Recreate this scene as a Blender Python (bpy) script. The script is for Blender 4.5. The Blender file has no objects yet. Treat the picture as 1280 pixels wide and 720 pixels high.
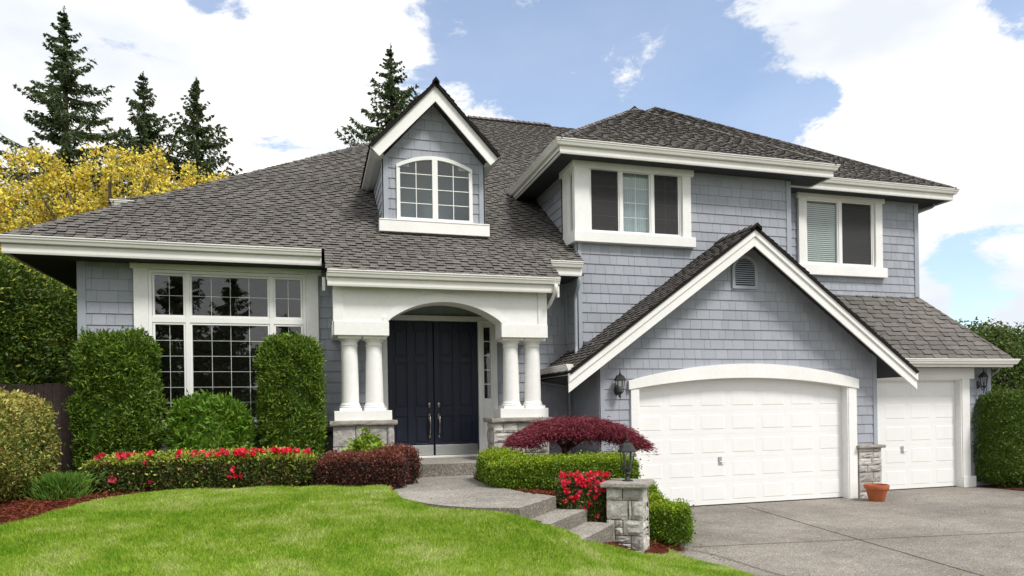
import bpy, math, random
import numpy as np
from mathutils import Matrix, Vector
R = math.radians
random.seed(7); rng = np.random.default_rng(7)
S = bpy.context.scene
COL = S.collection

# ------------------------------------------------------------------ camera
EYE = 2.06
yaw, roll = R(16.0), R(-0.864)
fw = Vector((math.sin(yaw), math.cos(yaw), 0)); rt = Vector((math.cos(yaw), -math.sin(yaw), 0)); up = Vector((0, 0, 1))
r2 = math.cos(roll)*rt + math.sin(roll)*up; u2 = -math.sin(roll)*rt + math.cos(roll)*up
cam = bpy.data.cameras.new('camera'); cam_o = bpy.data.objects.new('camera', cam); COL.objects.link(cam_o)
cam.sensor_width = 36; cam.lens = 871.4/1280*36; cam.shift_y = (510.2-360)/1280
cam.clip_start = 0.1; cam.clip_end = 2000
M = Matrix.Identity(4)
for i in range(3): M[i][0] = r2[i]; M[i][1] = u2[i]; M[i][2] = -fw[i]
M[0][3], M[1][3], M[2][3] = 0, 0, EYE
cam_o.matrix_world = M
S.camera = cam_o

# ------------------------------------------------------------------ light
SUN_EL, SUN_AZ = 52, 150      # azimuth clockwise from +Y
sd = Vector((math.sin(R(SUN_AZ))*math.cos(R(SUN_EL)), math.cos(R(SUN_AZ))*math.cos(R(SUN_EL)), math.sin(R(SUN_EL))))
sun = bpy.data.lights.new('sun', 'SUN'); sun.energy = 2.2; sun.angle = R(13); sun.color = (1, .965, .91)
so = bpy.data.objects.new('sun', sun); COL.objects.link(so); so.rotation_euler = sd.to_track_quat('Z', 'Y').to_euler()
so.location = (8, -10, 25)
w = bpy.data.worlds.new('World'); S.world = w; w.use_nodes = True
nt = w.node_tree; nt.nodes.clear()
def WN(t, **k):
    n = nt.nodes.new(t)
    for a, b in k.items(): setattr(n, a, b)
    return n
def wl(a, b): nt.links.new(a, b)
def wmath(op, a, b=None, c=None, clamp=False):
    n = WN('ShaderNodeMath', operation=op); n.use_clamp = clamp
    for i, v in enumerate((a, b, c)):
        if v is None: continue
        if isinstance(v, (int, float)): n.inputs[i].default_value = v
        else: wl(v, n.inputs[i])
    return n.outputs[0]
sky = WN('ShaderNodeTexSky', sky_type='NISHITA'); sky.sun_disc = False; sky.sun_elevation = R(SUN_EL); sky.sun_rotation = R(SUN_AZ)
sky.air_density = 1.0; sky.dust_density = .5; sky.ozone_density = 2.0; sky.altitude = 50
tc = WN('ShaderNodeTexCoord'); dirv = tc.outputs['Generated']
nz = WN('ShaderNodeTexNoise'); nz.inputs['Scale'].default_value = 7.5; nz.inputs['Detail'].default_value = 10; nz.inputs['Roughness'].default_value = .66
nz.inputs['Distortion'].default_value = .25
mp = WN('ShaderNodeMapping'); mp.inputs['Scale'].default_value = (1, 1, 2.0); mp.inputs['Location'].default_value = (3.3, 1.7, .4)
wl(dirv, mp.inputs[0]); wl(mp.outputs[0], nz.inputs['Vector'])
def ddir(px, py):
    v = fw + (px-640)/871.4*r2 - (py-510.2)/871.4*u2
    return v.normalized()
# gaps between the clouds: directions in the sky, angular sigma, depth
HOLES = [(600, 5, .045, .8), (640, 45, .05, .8), (690, 85, .05, .85), (735, 40, .07, .85), (790, 110, .05, .85), (740, 140, .04, .75), (830, 60, .05, .35), (640, -120, .16, .7), (900, 130, .04, .6), (965, 152, .03, .8), (880, 10, .03, .4), (830, 165, .045, .6),
         (1040, 118, .016, .6), (930, 70, .03, .45), (1005, 135, .025, .7), (255, 2, .014, .9), (300, 14, .013, .8), (1262, -4, .03, .9), (1190, 322, .022, .95), (1238, 368, .032, .95), (1205, 395, .014, .8), (560, 45, .014, .7)]
acc = None
for px, py, sg, dp in HOLES:
    d = ddir(px, py)
    n = WN('ShaderNodeVectorMath', operation='DOT_PRODUCT'); n.inputs[1].default_value = d; 
    wl(dirv, n.inputs[0])
    e = wmath('SUBTRACT', n.outputs['Value'], 1.0)
    e = wmath('MULTIPLY', e, 1.0/(sg*sg))
    e = wmath('EXPONENT', e)
    e = wmath('MULTIPLY', e, dp)
    acc = e if acc is None else wmath('ADD', acc, e)
acc = wmath('MINIMUM', acc, 1.0)
c = wmath('SUBTRACT', nz.outputs['Fac'], .5)
c = wmath('MULTIPLY', c, 7.5)
c = wmath('ADD', c, 1.75)
hm = wmath('MULTIPLY', acc, 2.2)
c = wmath('SUBTRACT', c, hm, clamp=True)
cs = WN('ShaderNodeMapRange'); cs.interpolation_type = 'SMOOTHSTEP'; wl(c, cs.inputs[0])
cs.inputs[3].default_value = .20; cs.inputs[4].default_value = 1.0
# cloud brightness: soft grey modelling inside the white
nz2 = WN('ShaderNodeTexNoise'); nz2.inputs['Scale'].default_value = 3.6; nz2.inputs['Detail'].default_value = 8; nz2.inputs['Roughness'].default_value = .5
mp2 = WN('ShaderNodeMapping'); mp2.inputs['Scale'].default_value = (1, 1, 2.2); mp2.inputs['Location'].default_value = (7.1, .3, 2.4)
wl(dirv, mp2.inputs[0]); wl(mp2.outputs[0], nz2.inputs['Vector'])
cr = WN('ShaderNodeValToRGB'); wl(nz2.outputs['Fac'], cr.inputs[0])
cr.color_ramp.elements[0].position = .36; cr.color_ramp.elements[0].color = (.74, .78, .84, 1)
cr.color_ramp.elements[1].position = .60; cr.color_ramp.elements[1].color = (1.04, 1.03, 1.01, 1)
bg1 = WN('ShaderNodeBackground'); wl(sky.outputs[0], bg1.inputs[0]); bg1.inputs[1].default_value = .15
bg2 = WN('ShaderNodeBackground'); wl(cr.outputs[0], bg2.inputs[0]); bg2.inputs[1].default_value = .80
mx = WN('ShaderNodeMixShader'); wl(cs.outputs[0], mx.inputs[0]); wl(bg1.outputs[0], mx.inputs[1]); wl(bg2.outputs[0], mx.inputs[2])
wo = WN('ShaderNodeOutputWorld'); wl(mx.outputs[0], wo.inputs[0])
S.view_settings.view_transform = 'Standard'; S.view_settings.look = 'None'; S.view_settings.gamma = 1
S.view_settings.exposure = 0.55
S.render.engine = 'CYCLES'
S.cycles.max_bounces = 8; S.cycles.transparent_max_bounces = 12
S.cycles.use_denoising = True

# ------------------------------------------------------------------ materials
def mat(name, col, rough=.6, spec=.5, metal=0, island=0, noise=None, bump=None, trans=0, coat=0, hue=0):
    """noise=(scale, amount, detail)  bump=(scale, strength, distance)"""
    m = bpy.data.materials.new(name); m.use_nodes = True; t = m.node_tree; n = t.nodes; b = n['Principled BSDF']; l = t.links.new
    b.inputs['Roughness'].default_value = rough; b.inputs['Specular IOR Level'].default_value = spec
    b.inputs['Metallic'].default_value = metal; b.inputs['Coat Weight'].default_value = coat
    base = n.new('ShaderNodeRGB'); base.outputs[0].default_value = (*col, 1); out = base.outputs[0]
    obj = n.new('ShaderNodeTexCoord')
    if island or hue:
        g = n.new('ShaderNodeNewGeometry'); h = n.new('ShaderNodeHueSaturation'); l(out, h.inputs['Color'])
        mr = n.new('ShaderNodeMapRange'); l(g.outputs['Random Per Island'], mr.inputs[0]); mr.inputs[3].default_value = 1-island; mr.inputs[4].default_value = 1+island
        l(mr.outputs[0], h.inputs['Value'])
        if hue:
            wn = n.new('ShaderNodeTexWhiteNoise'); wn.noise_dimensions = '1D'; l(g.outputs['Random Per Island'], wn.inputs['W'])
            m2 = n.new('ShaderNodeMapRange'); l(wn.outputs['Value'], m2.inputs[0]); m2.inputs[3].default_value = .5-hue; m2.inputs[4].default_value = .5+hue
            l(m2.outputs[0], h.inputs['Hue'])
        out = h.outputs[0]
    if noise:
        for sc, am, de in (noise if isinstance(noise, list) else [noise]):
            nn = n.new('ShaderNodeTexNoise'); nn.inputs['Scale'].default_value = sc; nn.inputs['Detail'].default_value = de; l(obj.outputs['Object'], nn.inputs['Vector'])
            mr = n.new('ShaderNodeMapRange'); l(nn.outputs['Fac'], mr.inputs[0]); mr.inputs[1].default_value = .3; mr.inputs[2].default_value = .7
            mr.inputs[3].default_value = 1-am; mr.inputs[4].default_value = 1+am
            h = n.new('ShaderNodeHueSaturation'); l(out, h.inputs['Color']); l(mr.outputs[0], h.inputs['Value']); out = h.outputs[0]
    l(out, b.inputs['Base Color'])
    if bump:
        nn = n.new('ShaderNodeTexNoise'); nn.inputs['Scale'].default_value = bump[0]; nn.inputs['Detail'].default_value = 5; l(obj.outputs['Object'], nn.inputs['Vector'])
        bp = n.new('ShaderNodeBump'); bp.inputs['Strength'].default_value = bump[1]; bp.inputs['Distance'].default_value = bump[2]
        l(nn.outputs['Fac'], bp.inputs['Height']); l(bp.outputs[0], b.inputs['Normal'])
    if trans:
        tr = n.new('ShaderNodeBsdfTranslucent'); l(out, tr.inputs['Color']); ms = n.new('ShaderNodeMixShader'); ms.inputs[0].default_value = trans
        l(b.outputs[0], ms.inputs[1]); l(tr.outputs[0], ms.inputs[2]); l(ms.outputs[0], n['Material Output'].inputs[0])
    return m
MT = {}
MT['siding'] = mat('siding', (.333, .352, .396), .75, .3, island=.075, noise=[(1.2, .05, 3), (30, .04, 2)], bump=(90, .35, .004))
MT['trimblue'] = mat('trim_blue', (.34, .37, .415), .6, .35, noise=(3, .04, 3), bump=(60, .15, .002))
MT['white'] = mat('white_paint', (.82, .815, .795), .45, .4, noise=[(1.5, .045, 5), (14, .03, 4)], bump=(45, .12, .002))
MT['gutterwhite'] = mat('gutter_white', (.77, .76, .72), .38, .5, noise=[(1.1, .05, 4), (9, .03, 4)], bump=(12, .08, .004))
MT['vinyl'] = mat('window_vinyl', (.82, .82, .80), .35, .5, noise=(3, .02, 2))
MT['garage'] = mat('garage_door_paint', (.81, .81, .80), .42, .4, noise=[(.9, .025, 3), (6, .015, 4)], bump=(70, .10, .002))
MT['shingle'] = mat('roof_shingle', (.150, .139, .128), .95, .15, island=.17, noise=[(.35, .16, 4), (60, .22, 3)], bump=(140, .6, .006))
MT['shedge'] = mat('roof_shingle_edge', (.018, .016, .015), .95, .1)  # near-black cut asphalt edges; also paint in the shadow line under each course
MT['soffit'] = mat('soffit', (.05, .052, .058), .8, .2, noise=(4, .1, 3))  # kept extra dark: part of the eave shadow is put into the colour
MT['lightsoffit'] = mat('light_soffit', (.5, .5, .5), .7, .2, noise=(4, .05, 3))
MT['door'] = mat('navy_door', (.010, .014, .031), .45, .32, noise=(5, .12, 3), bump=(30, .05, .002))
MT['steel'] = mat('brushed_steel', (.62, .62, .61), .32, .5, metal=.9, noise=(40, .06, 2))
MT['brass'] = mat('aged_nickel', (.42, .38, .32), .3, .5, metal=1)
MT['black'] = mat('black_iron', (.02, .021, .023), .45, .5, noise=(20, .2, 3), bump=(60, .2, .002))
MT['dark'] = mat('dark_interior', (.012, .012, .012), .9, .1)  # near-black sheets: unlit space behind door gap, sidelight and vent painted dark
MT['room'] = mat('room_wall', (.05, .042, .035), .9, .1)
MT['curtain'] = mat('curtain', (.45, .52, .55), .9, .1)
MT['blind'] = mat('blind_slat', (.42, .47, .45), .6, .3)
MT['concrete'] = mat('foundation_concrete', (.10, .10, .105), .9, .2, noise=[(2, .15, 4), (18, .12, 3)], bump=(30, .4, .008))
MT['stone'] = mat('stone_block', (.43, .41, .38), .85, .25, island=.22, hue=.015, noise=[(5, .2, 6), (28, .16, 5)], bump=(16, .8, .03))
MT['capstone'] = mat('cap_stone', (.31, .285, .25), .9, .2, noise=[(8, .2, 5), (40, .15, 3)], bump=(35, .7, .012))
MT['mortar'] = mat('mortar', (.12, .115, .105), .95, .1, noise=(20, .2, 3))
MT['terracotta'] = mat('terracotta', (.42, .12, .05), .7, .3, noise=[(7, .16, 4), (30, .08, 3)], bump=(50, .2, .002))
MT['soil'] = mat('soil', (.04, .025, .015), .95, .1, noise=(30, .3, 3), bump=(40, 1, .02))
MT['bark'] = mat('bark', (.09, .065, .05), .9, .2, noise=(9, .3, 5), bump=(14, 1, .03))
MT['barkgrey'] = mat('bark_grey', (.20, .16, .13), .9, .2, noise=(9, .3, 5), bump=(14, 1, .03))
MT['fence'] = mat('fence_wood', (.075, .055, .05), .9, .15, island=.25, noise=(12, .2, 5), bump=(25, .5, .006))
LEAF = dict(thuja=(.08, .15, .015), thuja2=(.155, .245, .026), box=(.12, .21, .014), boxlit=(.27, .37, .02), rhodo=(.12, .24, .02), azgreen=(.07, .10, .02),  # boxlit: lit copy of box, top light painted onto up-facing boxwood leaves
    azlime=(.40, .46, .07), azred=(.26, .10, .075), barb=(.10, .034, .024), barbtop=(.23, .075, .05), barblow=(.022, .026, .018), lime=(.26, .38, .035), maple=(.17, .024, .038), mapledusty=(.30, .06, .085),  # second maple tone: paler dusty red on a random share of leaves
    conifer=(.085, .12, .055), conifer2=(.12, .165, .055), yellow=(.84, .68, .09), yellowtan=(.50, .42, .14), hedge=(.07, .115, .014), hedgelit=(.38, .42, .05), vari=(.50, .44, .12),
    vari2=(.19, .23, .04), plant=(.12, .26, .035), flower=(.78, .015, .045), flower2=(.74, .05, .10), tan=(.36, .25, .09))
for k, v in LEAF.items():
    fl = k in ('flower', 'flower2')
    MT[k] = mat('leaf_'+k, v, .5 if not fl else .6, .35 if k not in ('conifer',) else .2, island=.3 if not fl else .15, hue=.018 if not fl else .008, trans=.25)
# glass: clear pane with a true Fresnel reflection
def glass(name, ior=1.55, tint=(.96, .98, .97)):
    m = bpy.data.materials.new(name); m.use_nodes = True; t = m.node_tree; n = t.nodes; n.clear(); l = t.links.new
    tr = n.new('ShaderNodeBsdfTransparent'); tr.inputs[0].default_value = (*tint, 1)
    gl = n.new('ShaderNodeBsdfGlossy'); gl.inputs['Roughness'].default_value = .01
    f = n.new('ShaderNodeFresnel'); gm = n.new('ShaderNodeNewGeometry'); mi_ = n.new('ShaderNodeMapRange'); l(gm.outputs['Backfacing'], mi_.inputs[0]); mi_.inputs[3].default_value = ior; mi_.inputs[4].default_value = 1/ior; l(mi_.outputs[0], f.inputs[0])
    o = n.new('ShaderNodeTexCoord'); nn = n.new('ShaderNodeTexNoise'); nn.inputs['Scale'].default_value = 1.2; l(o.outputs['Object'], nn.inputs['Vector'])
    bp = n.new('ShaderNodeBump'); bp.inputs['Strength'].default_value = .06; bp.inputs['Distance'].default_value = .02; l(nn.outputs['Fac'], bp.inputs['Height']); l(bp.outputs[0], gl.inputs['Normal'])
    mix = n.new('ShaderNodeMixShader'); l(f.outputs[0], mix.inputs[0]); l(tr.outputs[0], mix.inputs[1]); l(gl.outputs[0], mix.inputs[2])
    out = n.new('ShaderNodeOutputMaterial'); l(mix.outputs[0], out.inputs[0]); return m
MT['glass'] = glass('window_glass', 1.62)
MT['lampglass'] = glass('lamp_glass', 1.5, (.9, .9, .88))
m = bpy.data.materials.new('insect_screen'); m.use_nodes = True; t = m.node_tree; n = t.nodes; b = n['Principled BSDF']; b.inputs['Base Color'].default_value = (.045, .042, .045, 1); b.inputs['Roughness'].default_value = .8
tr = n.new('ShaderNodeBsdfTransparent'); ms = n.new('ShaderNodeMixShader'); ms.inputs[0].default_value = .55
t.links.new(tr.outputs[0], ms.inputs[1]); t.links.new(b.outputs[0], ms.inputs[2]); t.links.new(ms.outputs[0], n['Material Output'].inputs[0]); MT['screen'] = m
# exposed aggregate concrete
def aggregate(name, ca, cb, joint=False):
    m = bpy.data.materials.new(name); m.use_nodes = True; t = m.node_tree; n = t.nodes; b = n['Principled BSDF']; l = t.links.new
    o = n.new('ShaderNodeTexCoord'); v = n.new('ShaderNodeTexVoronoi'); v.inputs['Scale'].default_value = 85; l(o.outputs['Object'], v.inputs['Vector'])
    r = n.new('ShaderNodeValToRGB'); sep = n.new('ShaderNodeSeparateColor'); l(v.outputs['Color'], sep.inputs[0]); l(sep.outputs[0], r.inputs[0])
    e = r.color_ramp.elements; e[0].color = (*ca, 1); e[1].color = (*cb, 1); x = e.new(.5); x.color = (*[(p+q)/2 for p, q in zip(ca, cb)], 1); x = e.new(.82); x.color = (*[q*1.0 for q in cb], 1)
    e[-1].color = (*[min(1, q*1.8) for q in cb], 1)
    out = r.outputs[0]
    for sc, am, de, lo, hi in ((.55, .20, 6, .35, .65), (3, .12, 6, .3, .7), (30, .10, 3, .3, .7)):
        nn = n.new('ShaderNodeTexNoise'); nn.inputs['Scale'].default_value = sc; nn.inputs['Detail'].default_value = de; l(o.outputs['Object'], nn.inputs['Vector'])
        mr = n.new('ShaderNodeMapRange'); l(nn.outputs['Fac'], mr.inputs[0]); mr.inputs[1].default_value = lo; mr.inputs[2].default_value = hi; mr.inputs[3].default_value = 1-am; mr.inputs[4].default_value = 1+am
        h = n.new('ShaderNodeHueSaturation'); l(out, h.inputs['Color']); l(mr.outputs[0], h.inputs['Value']); out = h.outputs[0]
    l(out, b.inputs['Base Color']); b.inputs['Roughness'].default_value = .85; b.inputs['Specular IOR Level'].default_value = .3
    bp = n.new('ShaderNodeBump'); bp.inputs['Strength'].default_value = .5; bp.inputs['Distance'].default_value = .006; l(v.outputs['Distance'], bp.inputs['Height']); bp.invert = True; l(bp.outputs[0], b.inputs['Normal'])
    return m
MT['drive'] = aggregate('driveway_aggregate', (.155, .138, .12), (.255, .232, .205))
MT['walk'] = aggregate('walkway_aggregate', (.19, .175, .155), (.31, .29, .26))
MT['riser'] = aggregate('riser_aggregate', (.10, .09, .078), (.22, .20, .17))
MT['joint'] = mat('joint_dark', (.035, .03, .027), .95, .1)
# ground
def groundmat(name, stops, scales, bumpd):
    m = bpy.data.materials.new(name); m.use_nodes = True; t = m.node_tree; n = t.nodes; b = n['Principled BSDF']; l = t.links.new
    o = n.new('ShaderNodeTexCoord'); out = None
    nn = n.new('ShaderNodeTexNoise'); nn.inputs['Scale'].default_value = scales[0]; nn.inputs['Detail'].default_value = 6; l(o.outputs['Object'], nn.inputs['Vector'])
    r = n.new('ShaderNodeValToRGB'); l(nn.outputs['Fac'], r.inputs[0]); e = r.color_ramp.elements
    e[0].position = .35; e[0].color = (*stops[0], 1); e[1].position = .65; e[1].color = (*stops[1], 1)
    n2 = n.new('ShaderNodeTexNoise'); n2.inputs['Scale'].default_value = scales[1]; n2.inputs['Detail'].default_value = 3; l(o.outputs['Object'], n2.inputs['Vector'])
    mr = n.new('ShaderNodeMapRange'); l(n2.outputs['Fac'], mr.inputs[0]); mr.inputs[1].default_value = .3; mr.inputs[2].default_value = .7; mr.inputs[3].default_value = .6; mr.inputs[4].default_value = 1.4
    h = n.new('ShaderNodeHueSaturation'); l(r.outputs[0], h.inputs['Color']); l(mr.outputs[0], h.inputs['Value']); l(h.outputs[0], b.inputs['Base Color'])
    b.inputs['Roughness'].default_value = .95; b.inputs['Specular IOR Level'].default_value = .1
    bp = n.new('ShaderNodeBump'); bp.inputs['Strength'].default_value = .8; bp.inputs['Distance'].default_value = bumpd; l(n2.outputs['Fac'], bp.inputs['Height']); l(bp.outputs[0], b.inputs['Normal'])
    return m
MT['lawn'] = groundmat('lawn_soil', ((.06, .10, .012), (.10, .15, .02)), (1.2, 60), .02)
MT['mulch'] = groundmat('mulch', ((.05, .014, .008), (.10, .028, .014)), (6, 45), .04)
MT['chip'] = mat('mulch_chip', (.17, .042, .02), .85, .2, island=.55, hue=.02)
MT['far'] = groundmat('far_ground', ((.05, .08, .02), (.08, .10, .03)), (.2, 8), .02)
# grass blades: patches of darker and yellower turf
m = bpy.data.materials.new('grass_blade'); m.use_nodes = True; t = m.node_tree; n = t.nodes; b = n['Principled BSDF']; l = t.links.new
o = n.new('ShaderNodeTexCoord'); a1 = n.new('ShaderNodeTexNoise'); a1.inputs['Scale'].default_value = 1.5; a1.inputs['Detail'].default_value = 8; a1.inputs['Roughness'].default_value = .72; l(o.outputs['Object'], a1.inputs['Vector'])
r = n.new('ShaderNodeValToRGB'); l(a1.outputs['Fac'], r.inputs[0]); e = r.color_ramp.elements
e[0].position = .37; e[0].color = (.20, .37, .018, 1); e[1].position = .66; e[1].color = (.54, .60, .22, 1); x = e.new(.5); x.color = (.33, .47, .05, 1)
g = n.new('ShaderNodeNewGeometry'); mr = n.new('ShaderNodeMapRange'); l(g.outputs['Random Per Island'], mr.inputs[0]); mr.inputs[3].default_value = .45; mr.inputs[4].default_value = 1.5
h = n.new('ShaderNodeHueSaturation'); l(r.outputs[0], h.inputs['Color']); l(mr.outputs[0], h.inputs['Value']); l(h.outputs[0], b.inputs['Base Color']); b.inputs['Roughness'].default_value = .5; b.inputs['Specular IOR Level'].default_value = .3
tr = n.new('ShaderNodeBsdfTranslucent'); l(h.outputs[0], tr.inputs[0]); ms = n.new('ShaderNodeMixShader'); ms.inputs[0].default_value = .3; l(b.outputs[0], ms.inputs[1]); l(tr.outputs[0], ms.inputs[2]); l(ms.outputs[0], n['Material Output'].inputs[0])
MT['grass'] = m

# ------------------------------------------------------------------ mesh helpers
def wloc(o):
    v = Vector((0, 0, 0))
    while o: v += o.location; o = o.parent
    return v
class MB:
    def __init__(s): s.v = []; s.f = []; s.m = []; s.ch = []
    def add(s, vs, fs, mi=0):
        s.ch.append((len(s.v), len(s.f))); k = len(s.v); s.v += [tuple(p) for p in vs]; s.f += [tuple(i+k for i in f) for f in fs]; s.m += [mi]*len(fs); return s
    def box(s, x0, y0, z0, x1, y1, z1, mi=0, rot=0, c=(0, 0)):
        vs = [(x, y, z) for z in (z0, z1) for x, y in ((x0, y0), (x1, y0), (x1, y1), (x0, y1))]
        if rot: vs = [rotp(p, rot, c) for p in vs]
        return s.add(vs, [(0, 3, 2, 1), (4, 5, 6, 7), (0, 1, 5, 4), (1, 2, 6, 5), (2, 3, 7, 6), (3, 0, 4, 7)], mi)
    def lathe(s, cx, cy, prof, n=24, mi=0, rot=0, cap=True):
        vs = []; fs = []
        for r, z in prof:
            for i in range(n):
                a = rot+2*math.pi*i/n; vs.append((cx+r*math.cos(a), cy+r*math.sin(a), z))
        for j in range(len(prof)-1):
            for i in range(n): fs.append((j*n+i, j*n+(i+1) % n, (j+1)*n+(i+1) % n, (j+1)*n+i))
        if cap: fs.append(tuple(range(n))[::-1]); fs.append(tuple((len(prof)-1)*n+i for i in range(n)))
        return s.add(vs, fs, mi)
    def tube(s, pts, rad, n=8, mi=0):
        pts = [Vector(p) for p in pts]; rad = rad if isinstance(rad, (list, tuple)) else [rad]*len(pts)
        vs = []; fs = []; prev = None
        for i, p in enumerate(pts):
            d = (pts[min(i+1, len(pts)-1)]-pts[max(i-1, 0)]).normalized()
            a = prev if prev is not None else (Vector((0, 0, 1)) if abs(d.z) < .9 else Vector((1, 0, 0)))
            x = (a-d*a.dot(d)).normalized(); prev = x; y = d.cross(x)
            for k in range(n):
                t = 2*math.pi*k/n; vs.append(p+(x*math.cos(t)+y*math.sin(t))*rad[i])
        for j in range(len(pts)-1):
            for i in range(n): fs.append((j*n+i, j*n+(i+1) % n, (j+1)*n+(i+1) % n, (j+1)*n+i))
        fs.append(tuple(range(n))[::-1]); fs.append(tuple((len(pts)-1)*n+i for i in range(n)))
        return s.add(vs, fs, mi)
    def each(s, name, mat_, parent, bevel=0):
        for a, b in zip(s.ch, s.ch[1:]+[(len(s.v), len(s.f))]):
            q = MB(); q.add(s.v[a[0]:b[0]], [tuple(i-a[0] for i in f) for f in s.f[a[1]:b[1]]]); q.build(name, mat_, parent, bevel=bevel)
    def build(s, name, mats, parent=None, bevel=0, smooth=False, label=None):
        me = bpy.data.meshes.new(name); off = wloc(parent) if parent else Vector((0, 0, 0))
        me.from_pydata([(p[0]-off.x, p[1]-off.y, p[2]-off.z) for p in s.v], [], s.f)
        for mm in (mats if isinstance(mats, (list, tuple)) else [mats]): me.materials.append(MT[mm])
        me.polygons.foreach_set('material_index', s.m); me.update()
        if smooth: me.polygons.foreach_set('use_smooth', [True]*len(me.polygons))
        o = bpy.data.objects.new(name, me); COL.objects.link(o); o.parent = parent
        if bevel:
            b = o.modifiers.new('bevel', 'BEVEL'); b.width = bevel; b.segments = 2; b.limit_method = 'ANGLE'; b.angle_limit = R(40)
        if label: o['label'] = label
        return o
def rotp(p, a, c):
    x, y = p[0]-c[0], p[1]-c[1]; return (c[0]+x*math.cos(a)-y*math.sin(a), c[1]+x*math.sin(a)+y*math.cos(a), p[2])
def thing(name, label, cat, loc, group=None):
    o = bpy.data.objects.new(name, None); COL.objects.link(o); o.location = loc; o['label'] = label; o['category'] = cat
    if group: o['group'] = group
    return o
def tag(o, label, cat, group=None):
    o['label'] = label; o['category'] = cat
    if group: o['group'] = group
    return o
def struct(o): o['kind'] = 'structure'; return o
def clip(poly, a, b, c):
    out = []
    for i in range(len(poly)):
        p, q = poly[i], poly[(i+1) % len(poly)]; dp = a*p[0]+b*p[1]-c; dq = a*q[0]+b*q[1]-c
        if dp <= 0: out.append(p)
        if (dp < 0 < dq) or (dq < 0 < dp):
            t = dp/(dp-dq); out.append((p[0]+(q[0]-p[0])*t, p[1]+(q[1]-p[1])*t))
    return out
def halfplanes(poly):
    A = sum(poly[i][0]*poly[(i+1) % len(poly)][1]-poly[(i+1) % len(poly)][0]*poly[i][1] for i in range(len(poly)))
    if A < 0: poly = poly[::-1]
    H = []
    for i in range(len(poly)):
        p, q = poly[i], poly[(i+1) % len(poly)]; dx, dy = q[0]-p[0], q[1]-p[1]
        H.append((dy, -dx, dy*p[0]-dx*p[1]))
    return H
def subtract(rects, hole):
    hx0, hy0, hx1, hy1 = hole; out = []
    for x0, y0, x1, y1 in rects:
        if hx0 >= x1 or hx1 <= x0 or hy0 >= y1 or hy1 <= y0: out.append((x0, y0, x1, y1)); continue
        if hx0 > x0: out.append((x0, y0, hx0, y1))
        if hx1 < x1: out.append((hx1, y0, x1, y1))
        a, b = max(x0, hx0), min(x1, hx1)
        if hy0 > y0: out.append((a, y0, b, hy0))
        if hy1 < y1: out.append((a, hy1, b, y1))
    return [r for r in out if r[2]-r[0] > .004 and r[3]-r[1] > .004]
def field(mb, O, U, V, N, poly, e, wr, thick, gap=.004, stagger=0, high=0, highadd=0, holes=(), mi=(0, 0), vstart=None, seed=1):
    O, U, V, N = map(Vector, (O, U, V, N)); rd = random.Random(seed); H = halfplanes(poly)
    us = [p[0] for p in poly]; vs = [p[1] for p in poly]; u0, u1, v0, v1 = min(us), max(us), min(vs), max(vs)
    # backing
    rects = [(u0, v0, u1, v1)]
    for h in holes: rects = subtract(rects, h)
    for r in rects:
        q = [(r[0], r[1]), (r[2], r[1]), (r[2], r[3]), (r[0], r[3])]
        for hp in H: q = clip(q, *hp) if len(q) > 2 else q
        if len(q) > 2: mb.add([O+U*a+V*b-N*.006 for a, b in q], [tuple(range(len(q)))], mi[0])
    i = math.floor((v0-(vstart or 0))/e) if vstart is not None else 0
    base = vstart if vstart is not None else v0
    while True:
        vl = base+i*e; vh = vl+e; i += 1
        if vl >= v1: break
        u = u0-rd.uniform(0, wr[1]); alt = rd.random() < .5
        while u < u1:
            w = rd.uniform(*wr); st = 0; hi = 0
            if high:
                alt = not alt if rd.random() < .93 else alt
                st = stagger*rd.uniform(.75, 1.1) if alt else rd.uniform(0, .006); hi = highadd if alt else 0
            rects = [(u, vl-st+.001, u+w-gap, vh+.002)]; u += w
            for h in holes: rects = subtract(rects, h)
            for r in rects:
                q = [(r[0], r[1]), (r[2], r[1]), (r[2], r[3]), (r[0], r[3])]
                for hp in H:
                    q = clip(q, *hp)
                    if len(q) < 3: break
                if len(q) < 3: continue
                top = [O+U*a+V*b+N*(max(0, (vh-b))/e*thick+hi*(.5+.5*max(0, vh-b)/e)+.001) for a, b in q]
                bot = [O+U*a+V*b-N*.003 for a, b in q]; n = len(q)
                k = len(mb.v); mb.v += [tuple(p) for p in top+bot]
                mb.f.append(tuple(k+j for j in range(n))); mb.m.append(mi[0])
                for j in range(n):
                    j2 = (j+1) % n; mb.f.append((k+n+j, k+n+j2, k+j2, k+j)); mb.m.append(mi[1])
SEED = [10]
def wall_front(mb, Y, poly, holes=(), e=.2):
    SEED[0] += 1; field(mb, (0, Y, 0), (1, 0, 0), (0, 0, 1), (0, -1, 0), poly, e, (.13, .33), .016, gap=.005, holes=holes, vstart=0, seed=SEED[0], stagger=0)
def wall_left(mb, X, poly, holes=(), e=.2):     # faces -X ; poly in (y,z)
    SEED[0] += 1; field(mb, (X, 0, 0), (0, -1, 0), (0, 0, 1), (-1, 0, 0), [(-a, b) for a, b in poly], e, (.13, .33), .016, gap=.005, holes=[(-h[2], h[1], -h[0], h[3]) for h in holes], vstart=0, seed=SEED[0])
def wall_right(mb, X, poly, e=.2):
    SEED[0] += 1; field(mb, (X, 0, 0), (0, 1, 0), (0, 0, 1), (1, 0, 0), poly, e, (.13, .33), .016, gap=.005, vstart=0, seed=SEED[0])
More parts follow.
